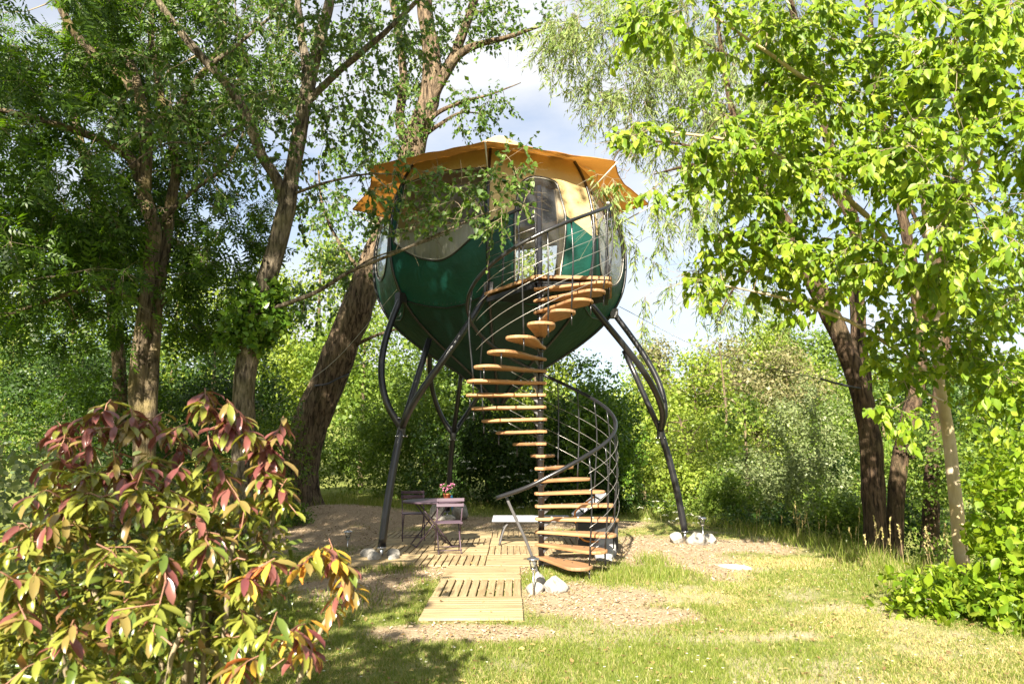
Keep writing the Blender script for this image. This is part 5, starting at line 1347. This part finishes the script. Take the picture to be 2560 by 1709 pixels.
# a leafless pale tree among them
def bare_tree(x, y0, y1, Y, w, seed, label):
    rgb_ = np.random.default_rng(seed); rt = empty("bare_tree")
    b0, t0 = atd(x, y1, Y), atd(x, y0, Y); b0[2] = float(gz(b0[0], Y))
    _o, C, rd = limb_mesh("trunk", [b0, b0 * 0.5 + t0 * 0.5 + np.array((0.3, 0, 0)), t0], [0.13, 0.03], M['bark_ash'], rt, n=8, seed=seed)
    tg = in_lobes([(t0 * 0.75 + b0 * 0.25, (w, w * 0.6, (t0[2] - b0[2]) * 0.3))], 70, rgb_, 0.3)
    s0, s1, r0, r1, _d = attach(C[len(C) // 3:], rd[len(C) // 3:], tg, rgb_, 0.07, end_r=0.012)
    tag(sticks("twigs", s0, s1, np.maximum(r0, 0.02), np.maximum(r1, 0.014), M['bark_ash'], rt), kind="stuff")
    tag(rt, label, "tree")
bare_tree(1650, 790, 1000, 36, 2.2, 801, "pale leafless tree with spreading dead branches in front of the wood")
bare_tree(1560, 960, 1120, 19.5, 0.9, 802, "thin leafless pale shrub-tree behind the right leg")
# far wooded hillside closing the view
rgh = np.random.default_rng(77)
nh = 26000
hx = rgh.uniform(-95, 95, nh); hy = 62 + rgh.uniform(0, 22, nh)
hz = gz(hx, hy) + (3.0 + 6.0 * fbm(hx * 0.09, hx * 0 + 3, 33)) * rgh.uniform(0.02, 1, nh) ** 0.7
hz = np.minimum(hz, CAM_H + hy * np.where(hx > 5, 0.165, 0.21))
hw = leaves("far_wood", np.stack([hx, hy, hz], 1), rand_dirs(nh, rgh), rand_dirs(nh, rgh) * 0.7 + (0, -0.6, 0.6), 0.7, T_DIAMOND, M['wood_mid'])
tag(hw, "far wooded hillside beyond the clearing", "wood", kind="stuff")

# trees behind the camera's left shoulder: they shade the left half of the clearing
for i, (lab, base, lob, n) in enumerate((
    ("tall leafy tree left of the camera, the one nearest the footpath", (-4.6, -0.6), [((-2.1, 0.1, 3.35), (0.5, 0.35, 0.33)), ((-3.9, 0, 4.6), (1.2, 1.2, 1.3)), ((-5.1, 0, 7.2), (1.2, 1.2, 1.8)), ((-3.7, 0, 10.6), (1.5, 1.5, 1.6)), ((-3.3, 0, 13.0), (1.9, 1.6, 1.3)), ((-5.4, -0.3, 9.5), (1.3, 1.4, 3.0)), ((-3.7, 0.4, 11.7), (1.1, 1.0, 1.5)), ((-3.5, 0.4, 12.2), (1.2, 1.0, 1.3))], 560),
    ("leafy tree left of the camera, the middle one of three", (-7.4, -1.2), [((-7.0, -1, 4.5), (1.6, 1.5, 1.6)), ((-7.3, -1, 8.0), (1.7, 1.5, 2.0)), ((-7.2, -1, 11.6), (1.7, 1.5, 1.9))], 280),
    ("leafy tree left of the camera, the one farthest from the path", (-10.2, -1.6), [((-9.9, -1.4, 5.0), (1.7, 1.5, 1.8)), ((-10.2, -1.4, 8.8), (1.8, 1.5, 2.2)), ((-10, -1.4, 12.5), (1.7, 1.5, 1.8))], 160))):
    bx0, by0 = base
    make_tree("shade_tree", lab, [([np.array((bx0, by0, -0.1)), np.array((bx0 + .1, by0, 3)), np.array((bx0 + .2, by0, 7)), np.array((bx0 + .5, by0 + .2, 12.5))], [0.25, 0.06])], lob, n, 'wood_mid', 'bark_ash', group="trees shading the clearing from behind the camera", n_twig=5, n_leaf=7, L=0.6, seed=31 + i, tmpl=T_DIAMOND, size=0.15)

# ------------------------------------------------------------------ the red-leaved shrub in the foreground
ph = empty("photinia_shrub")
tag(ph, "large photinia shrub with red and green leaves filling the left foreground", "shrub")
rgp = np.random.default_rng(51)
PY = 2.75
tips = [(255, 915, 2.95), (470, 890, 2.9), (130, 965, 2.95), (650, 955, 2.95), (375, 945, 3.0), (150, 990, 2.9), (210, 985, 2.8), (280, 985, 2.85), (340, 975, 2.9), (395, 985, 2.85), (430, 970, 2.9), (545, 945, 2.85), (590, 1010, 2.85), (475, 985, 2.8), (620, 1040, 2.85), (60, 1150, 2.6), (40, 1200, 2.55), (120, 1130, 2.7), (230, 1140, 2.6), (290, 1090, 2.7), (380, 1120, 2.65), (500, 1060, 2.75), (180, 960, 2.9), (240, 945, 2.9), (300, 935, 2.9), (455, 920, 2.8), (520, 915, 2.8), (495, 940, 2.85), (640, 985, 2.9), (560, 985, 2.7), (130, 1045, 2.8), (95, 1060, 2.9), (260, 1030, 2.7), (330, 1070, 2.6), (360, 1050, 2.8), (200, 1090, 2.7), (420, 1060, 2.7),
        (20, 1260, 2.5), (90, 1300, 2.45), (0, 1310, 2.4), (150, 1180, 2.6), (640, 1125, 2.8), (600, 1075, 2.8), (755, 1235, 2.9), (780, 1290, 2.85), (740, 1275, 2.8), (800, 1330, 2.85), (690, 1300, 2.7), (630, 1280, 2.6),
        (700, 1430, 2.6), (660, 1450, 2.5), (720, 1500, 2.5), (600, 1500, 2.4), (560, 1340, 2.5), (480, 1250, 2.5), (380, 1330, 2.4), (170, 1420, 2.3), (60, 1420, 2.3), (260, 1400, 2.3), (350, 1450, 2.3), (450, 1180, 2.6), (540, 1130, 2.7), (300, 1180, 2.6), (210, 1260, 2.5)]
tipw = np.array([atd(*t) for t in tips])
more = in_lobes([(atd(330, 1300, 2.75), (0.62, 0.55, 0.42)), (atd(230, 1500, 2.6), (0.75, 0.5, 0.4)), (atd(500, 1420, 2.7), (0.5, 0.5, 0.4)), (atd(350, 1120, 2.9), (0.45, 0.4, 0.22)), (atd(120, 1200, 2.8), (0.4, 0.4, 0.3)), (atd(560, 1180, 2.9), (0.3, 0.3, 0.25)), (atd(250, 1040, 2.9), (0.3, 0.3, 0.15)), (atd(500, 1040, 2.9), (0.3, 0.3, 0.16))], 170, rgp, 0.2)
vx, vy = view_xy(more)
okm = (vx < 690) & (vy > np.interp(vx, [0, 150, 300, 500, 640, 700], [1230, 1060, 1030, 1020, 1060, 1170])) & (more[:, 2] > 0.25) & (more[:, 1] > 2.0)
more = more[okm]
foot = np.array((-1.25, 2.85, float(gz(-1.25, 2.85))))
seeds_n, seeds_r = [], []
for i in range(13):
    a = 2 * math.pi * i / 13; q0 = foot + np.array((0.16 * math.cos(a), 0.12 * math.sin(a), -0.05))
    tgt = tipw[rgp.integers(len(tipw))] * 0.55 + (foot + np.array((0.5 * math.cos(a), 0.3 * math.sin(a), 0.9))) * 0.45
    o, Cc, rd = limb_mesh("stem", [q0, q0 * 0.55 + tgt * 0.45 + np.array((0, 0, 0.08)), tgt], [0.017, 0.008], M['twig'], ph, n=7, furrow=0.04, seed=i, step=0.08, jitter=0.02)
    seeds_n.append(Cc[2:]); seeds_r.append(rd[2:])
s0, s1, r0, r1, D = attach(np.vstack(seeds_n), np.concatenate(seeds_r), np.vstack([tipw, more]), rgp, 0.009, end_r=0.003)
tag(sticks("twigs", s0, s1, r0, r1, M['twig_red'], ph), kind="stuff")
# whorls of drooping leaves at the tips: red and bronze when young, green and yellow lower down
Pp, Aa, Nn, Ss, Kk = [], [], [], [], []
for i, (c0, d0) in enumerate(zip(np.vstack([tipw, more]), D)):
    tip = i < len(tipw)
    n = rgp.integers(15, 23) if tip else rgp.integers(9, 16)
    a = rgp.uniform(0, 6.28) + np.arange(n) * 2.4
    el_ = rgp.uniform(-0.9, 0.35, n) if tip else rgp.uniform(-0.7, 0.6, n)
    dr = unit(np.stack([np.cos(a) * np.cos(el_), np.sin(a) * np.cos(el_), np.sin(el_) - (0.55 if tip else 0.35)], 1))
    back = rgp.uniform(0, 0.13 if tip else 0.20, n)
    p = c0 - unit(d0) * back[:, None] + dr * 0.012
    Pp.append(p); Aa.append(dr); Nn.append(rgp.normal(size=(n, 3)) * 0.25 + np.array((0, 0, 1.0)) + dr * np.array((0.6, 0.6, 0)))
    Ss.append(rgp.uniform(0.06, 0.102, n) * (1.0 if tip else 0.9))
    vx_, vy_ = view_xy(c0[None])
    lit = vx_[0] > 590 and tip and vy_[0] > 1150  # right-hand tips in the sun: sunlight put into the colour as brighter orange leaves
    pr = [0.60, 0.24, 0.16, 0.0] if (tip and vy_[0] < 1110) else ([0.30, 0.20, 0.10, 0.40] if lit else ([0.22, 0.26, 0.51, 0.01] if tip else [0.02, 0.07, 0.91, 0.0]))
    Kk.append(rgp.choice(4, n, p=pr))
Pp, Aa, Nn, Ss, Kk = np.vstack(Pp), np.vstack(Aa), np.vstack(Nn), np.concatenate(Ss), np.concatenate(Kk)
TP = (np.array([(0, -0.12, 0), (0.012, 0, 0), (0.13, 0.2, 0.045), (0.16, 0.48, 0.07), (0.13, 0.8, 0.02), (0, 1.0, -0.16), (-0.13, 0.8, 0.02), (-0.16, 0.48, 0.07), (-0.13, 0.2, 0.045), (-0.012, 0, 0), (0, 0.2, 0.0), (0, 0.48, 0.0), (0, 0.8, -0.04)]),
      [np.array([(1, 2, 10, 0), (0, 10, 8, 9), (10, 2, 3, 11), (11, 3, 4, 12), (10, 11, 7, 8), (11, 12, 6, 7)]), np.array([(12, 4, 5), (12, 5, 6)])])
pm = {}
for i_, nm_ in enumerate(('photinia_red', 'photinia_bronze', 'photinia_green', 'photinia_sunlit')):
    me = mesh_arrays("leaf", TP[0], TP[1], True); me.materials.append(M[nm_]); pm[i_] = me
rest = leaf_objects(Pp, Aa, Nn, Ss, 300, pm, Kk, ph)
MI = {}
for i_, nm_ in enumerate(('photinia_red', 'photinia_bronze', 'photinia_green', 'photinia_sunlit')):
    k = rest & (Kk == i_)
    if k.sum():
        o = leaves("foliage", Pp[k], Aa[k], Nn[k], Ss[k], TP, bpy.data.materials[nm_], ph, True)
        tag(o, kind="stuff")
# green filling leaves lower in the shrub
nq = 2400
q = in_lobes([(atd(300, 1380, 2.95), (0.8, 0.55, 0.42)), (atd(520, 1400, 3.0), (0.5, 0.45, 0.40)), (atd(150, 1500, 2.8), (0.7, 0.5, 0.4)), (atd(380, 1160, 3.05), (0.5, 0.4, 0.24)), (atd(560, 1180, 3.05), (0.28, 0.3, 0.25))], nq, rgp, 0.1)
vx, vy = view_xy(q)
k = (vx < 670) & (vy > np.interp(vx, [0, 150, 300, 500, 640, 700], [1290, 1150, 1110, 1100, 1130, 1270])) & (q[:, 2] > 0.1) & (q[:, 1] > 2.1)
q = q[k]
o = leaves("foliage", q, rand_dirs(len(q), rgp) + (0, 0, -0.5), rand_dirs(len(q), rgp) * 0.6 + (0, -0.3, 0.8), rgp.uniform(0.05, 0.085, len(q)), TP, M['photinia_mass'], ph, True)
tag(o, kind="stuff")
# rounded grey-green shrub beyond it at the left edge
cpt = atd(60, 1150, 4.6)
bulk("viburnum_shrub", "grey-green round-leaved shrub behind the photinia at the left edge", "shrub", [(cpt, (0.75, 0.6, 0.42)), (cpt + np.array((-0.2, 0.1, -0.4)), (0.9, 0.6, 0.5)), (cpt + np.array((0.5, 0.1, -0.35)), (0.5, 0.5, 0.4))], 4200, 0.055, 'wood_grey', 61, T_OVATE, shell=0.4, clump=0.09, stems=16)

# ------------------------------------------------------------------ guy cables and straps
def cable(name, label, pts, r_, mat='cable'):
    o = MB().tube(spline(pts, 14), r_, 6).build(name, M[mat], None, True); tag(o, label, "cable"); return o
rib_l = np.array(surf(0, 0, 4.3, 0.06))
cable("guy_cable", "thin steel guy cable from the pod to the leaning poplar", [np.array(surf(7, 0.4, 4.1, 0.05)), atd(880, 800, 15.5), atd(800, 850, 16.55)], 0.008)
cable("guy_cable", "thin steel guy cable running low past the leaning poplar to the left", [rib_l, atd(780, 815, 13.5), atd(700, 880, 14.5), atd(590, 960, 15.5)], 0.006)
cable("guy_cable", "thin guy cable from the pod's right bracket to the willow", [np.array(surf(3, 0, 4.3, 0.08)), atd(1600, 795, 12.3), atd(1750, 840, 12.1), atd(1880, 868, 12.0), atd(1955, 885, 11.9)], 0.006, 'black_steel')
MB().tube(spline([atd(1882, 868, 11.85), atd(1915, 878, 11.8), atd(1958, 888, 11.78), atd(1975, 890, 11.9)], 12), 0.03, 8, True, 0.6).build("tree_strap", M['black_plastic'], None, True)
tag(bpy.data.objects["tree_strap"], "black ratchet strap tied to the willow's left trunk", "strap")
P = [atd(775, 868, 16.62), atd(752, 880, 16.45), atd(725, 884, 16.5), atd(722, 886, 16.9)]
o = MB().tube(spline([atd(800, 858, 16.9)] + P, 14), 0.03, 8, True, 0.6).build("tree_strap", M['black_plastic'], None, True); tag(o, "black strap round the leaning poplar's trunk", "strap")

# ------------------------------------------------------------------ lawn, long grass and wood chips
def scatter(n, x0, x1, y0, y1, rng):
    x, y = rng.uniform(x0, x1, n), rng.uniform(y0, y1, n)
    k = np.abs(x) < 0.78 * y + 0.4
    return x[k], y[k]
def on_deck(x, y):
    a = (x > -0.90) & (x < 0.13) & (y > 6.70) & (y < 9.72)
    b = (x > -2.38) & (x < 0.64) & (y > 9.68) & (y < 13.7)
    c_ = (x > 0.6) & (x < 1.64) & (y > 10.68) & (y < 12.7)
    return a | b | c_
rgg = np.random.default_rng(90)
def grass(name, x, y, h, w, mat, lean=0.5, label="short patchy lawn grass", cat="grass"):
    n = len(x)
    P = np.stack([x, y, gz(x, y) - 0.004], 1)
    A = np.stack([rgg.normal(size=n) * lean, rgg.normal(size=n) * lean, np.ones(n)], 1)
    N_ = np.stack([rgg.normal(size=n), rgg.normal(size=n) - 0.6, np.full(n, 0.15)], 1)
    o = leaves(name, P, A, N_, h, T_GRASS, mat, wid=w); tag(o, label, cat, kind="stuff"); return o
X, Y_ = [], []
for (n, y0, y1, x0, x1) in ((190000, 4.3, 7.5, -3.2, 5.6), (90000, 7.5, 10.5, -3.6, 6.2), (60000, 10.5, 20, -8, 7)):
    a, b = scatter(n, x0, x1, y0, y1, rgg); X.append(a); Y_.append(b)
X, Y_ = np.concatenate(X), np.concatenate(Y_)
chp, pal = cover(X, Y_)
dens = (1 - chp * 0.97) * (1 - pal * 0.85) * (0.35 + 0.65 * smooth(0.3, 0.6, fbm(X * 1.4, Y_ * 1.4, 15)))
keep = (rgg.uniform(0, 1, len(X)) < dens) & ~on_deck(X, Y_) & (edge_dist(X, Y_) < 1.5)
X, Y_ = X[keep], Y_[keep]
dry = fbm(X * 0.9 + 4, Y_ * 0.9, 27) + 0.10 * smooth(0, 3, X) + rgg.normal(size=len(X)) * 0.10 > 0.66
sz = np.where(Y_ > 8, 0.055, 0.042) * (0.6 + 0.8 * fbm(X * 0.8, Y_ * 0.8, 31)) * rgg.uniform(0.6, 1.4, len(X))
wd = np.where(Y_ > 8, 0.0065, 0.0048)
grass("lawn_grass", X[~dry], Y_[~dry], sz[~dry], wd[~dry], M['grass'])
grass("dry_grass", X[dry], Y_[dry], sz[dry] * 0.8, wd[dry], M['dry_grass'], 0.9, "dry straw-coloured blades mixed into the lawn")
# tall tufts: by the stair foot, along the bank's edge and on the left
tx, ty, th_ = [], [], []
for (cx, cy, rx, ry, n, h) in ((1.75, 9.1, 0.5, 0.5, 1200, 0.125), (1.25, 8.75, 0.35, 0.25, 400, 0.10), (-1.75, 7.55, 0.45, 0.5, 500, 0.11), (-1.6, 9.5, 0.3, 0.25, 350, 0.11), (2.0, 10.0, .25, .4, 300, .18)):
    tx.append(rgg.normal(cx, rx * 0.6, n)); ty.append(rgg.normal(cy, ry * 0.6, n)); th_.append(np.full(n, h))
ey = rgg.uniform(6.0, 19, 5200); ex = np.interp(ey, EDGE_Y, EDGE_X) + rgg.normal(size=5200) * 0.35 + 0.1
tx.append(ex); ty.append(ey); th_.append(rgg.choice([0.16, 0.22, 0.30], 5200))
lx, ly = rgg.uniform(-7, 1.5, 6000), rgg.uniform(16.5, 22, 6000)
tx.append(lx); ty.append(ly); th_.append(np.full(6000, 0.22))
tx, ty, th_ = np.concatenate(tx), np.concatenate(ty), np.concatenate(th_)
k = ~on_deck(tx, ty)
grass("long_grass", tx[k], ty[k], th_[k] * rgg.uniform(0.5, 1.3, k.sum()), 0.008, M['grass'], 0.35, "long unmown grass along the bank and the stair foot")
# flowering grass stalks on the bank
gs_x, gs_y = rgg.uniform(0, 1, 34), rgg.uniform(7.6, 13.5, 34)
gx_ = np.interp(gs_y, EDGE_Y, EDGE_X) + gs_x * 0.5 - 0.2
hs = rgg.uniform(0.35, 0.7, 34)
p0 = np.stack([gx_, gs_y, gz(gx_, gs_y)], 1); p1 = p0 + np.stack([rgg.normal(size=34) * 0.07, rgg.normal(size=34) * 0.07, hs], 1)
o = sticks("grass_stalks", p0, p1, 0.0035, 0.002, M['dry_grass']); tag(o, "tall flowering grass stalks along the bank's edge", "grass", kind="stuff")
q_ = np.repeat(np.arange(34), 14); tt = np.tile(np.linspace(0.72, 1.02, 14), 34)
o = leaves("grass_heads", p0[q_] + (p1 - p0)[q_] * tt[:, None], unit(p1 - p0)[q_] + rand_dirs(len(q_), rgg) * 0.5, rand_dirs(len(q_), rgg), 0.035, T_DIAMOND, M['dry_grass']); tag(o, "seed heads of the tall bank grasses", "grass", kind="stuff")
# wood chips
cx_, cy_ = scatter(90000, -7, 5.5, 5.6, 17.5, rgg)
chp, pal = cover(cx_, cy_)
k = (rgg.uniform(0, 1, len(cx_)) < chp ** 1.2 * (0.25 + 0.75 * fbm(cx_ * 3, cy_ * 3, 44))) & ~on_deck(cx_, cy_)
cx_, cy_ = cx_[k], cy_[k]; n = len(cx_)
a = rgg.uniform(0, 6.28, n)
o = leaves("wood_chips", np.stack([cx_, cy_, gz(cx_, cy_) + 0.012 + rgg.uniform(0, .008, n)], 1), np.stack([np.cos(a), np.sin(a), rgg.normal(size=n) * 0.25], 1), np.stack([rgg.normal(size=n) * .3, rgg.normal(size=n) * .3, np.ones(n)], 1), rgg.uniform(0.014, 0.044, n), T_CHIP, M['chip'])
tag(o, "reddish wood chips spread round the deck and stairs", "wood chips", kind="stuff")

# fallen leaves, and daisies in the lawn
lx_, ly_ = scatter(5200, -5.5, 5.5, 4.4, 15, rgg); n = len(lx_); k = ~(on_deck(lx_, ly_) & (rgg.uniform(0, 1, n) < 0.85)); lx_, ly_ = lx_[k], ly_[k]; n = len(lx_)
a = rgg.uniform(0, 6.28, n); hz_ = np.where(on_deck(lx_, ly_), 0.038, 0.02)
o = leaves("leaf_litter", np.stack([lx_, ly_, gz(lx_, ly_) + hz_], 1), np.stack([np.cos(a), np.sin(a), rgg.normal(size=n) * 0.2], 1), np.stack([rgg.normal(size=n) * .35, rgg.normal(size=n) * .35, np.ones(n)], 1), rgg.uniform(0.02, 0.055, n), T_OVATE, M['litter'])
tag(o, "brown fallen leaves scattered over lawn, chips and deck", "leaf litter", kind="stuff")
dx_, dy_ = scatter(420, -2.5, 5, 4.6, 10, rgg); n = len(dx_)
chp, pal = cover(dx_, dy_); k = (chp < 0.3) & ~on_deck(dx_, dy_) & (fbm(dx_ * 1.2, dy_ * 1.2, 55) > 0.5); dx_, dy_ = dx_[k], dy_[k]; n = len(dx_)
q_ = np.repeat(np.arange(n), 6); a = np.tile(np.arange(6) * 1.047, n)
o = leaves("daisies", np.stack([dx_, dy_, gz(dx_, dy_) + 0.05], 1)[q_], np.stack([np.cos(a), np.sin(a), np.full(len(a), 0.15)], 1), np.tile(np.array((0, -0.3, 1.0)), (len(a), 1)), 0.011, T_DIAMOND, M['white_petal'])
tag(o, "tiny white daisies dotted in the lawn", "daisies", kind="stuff")
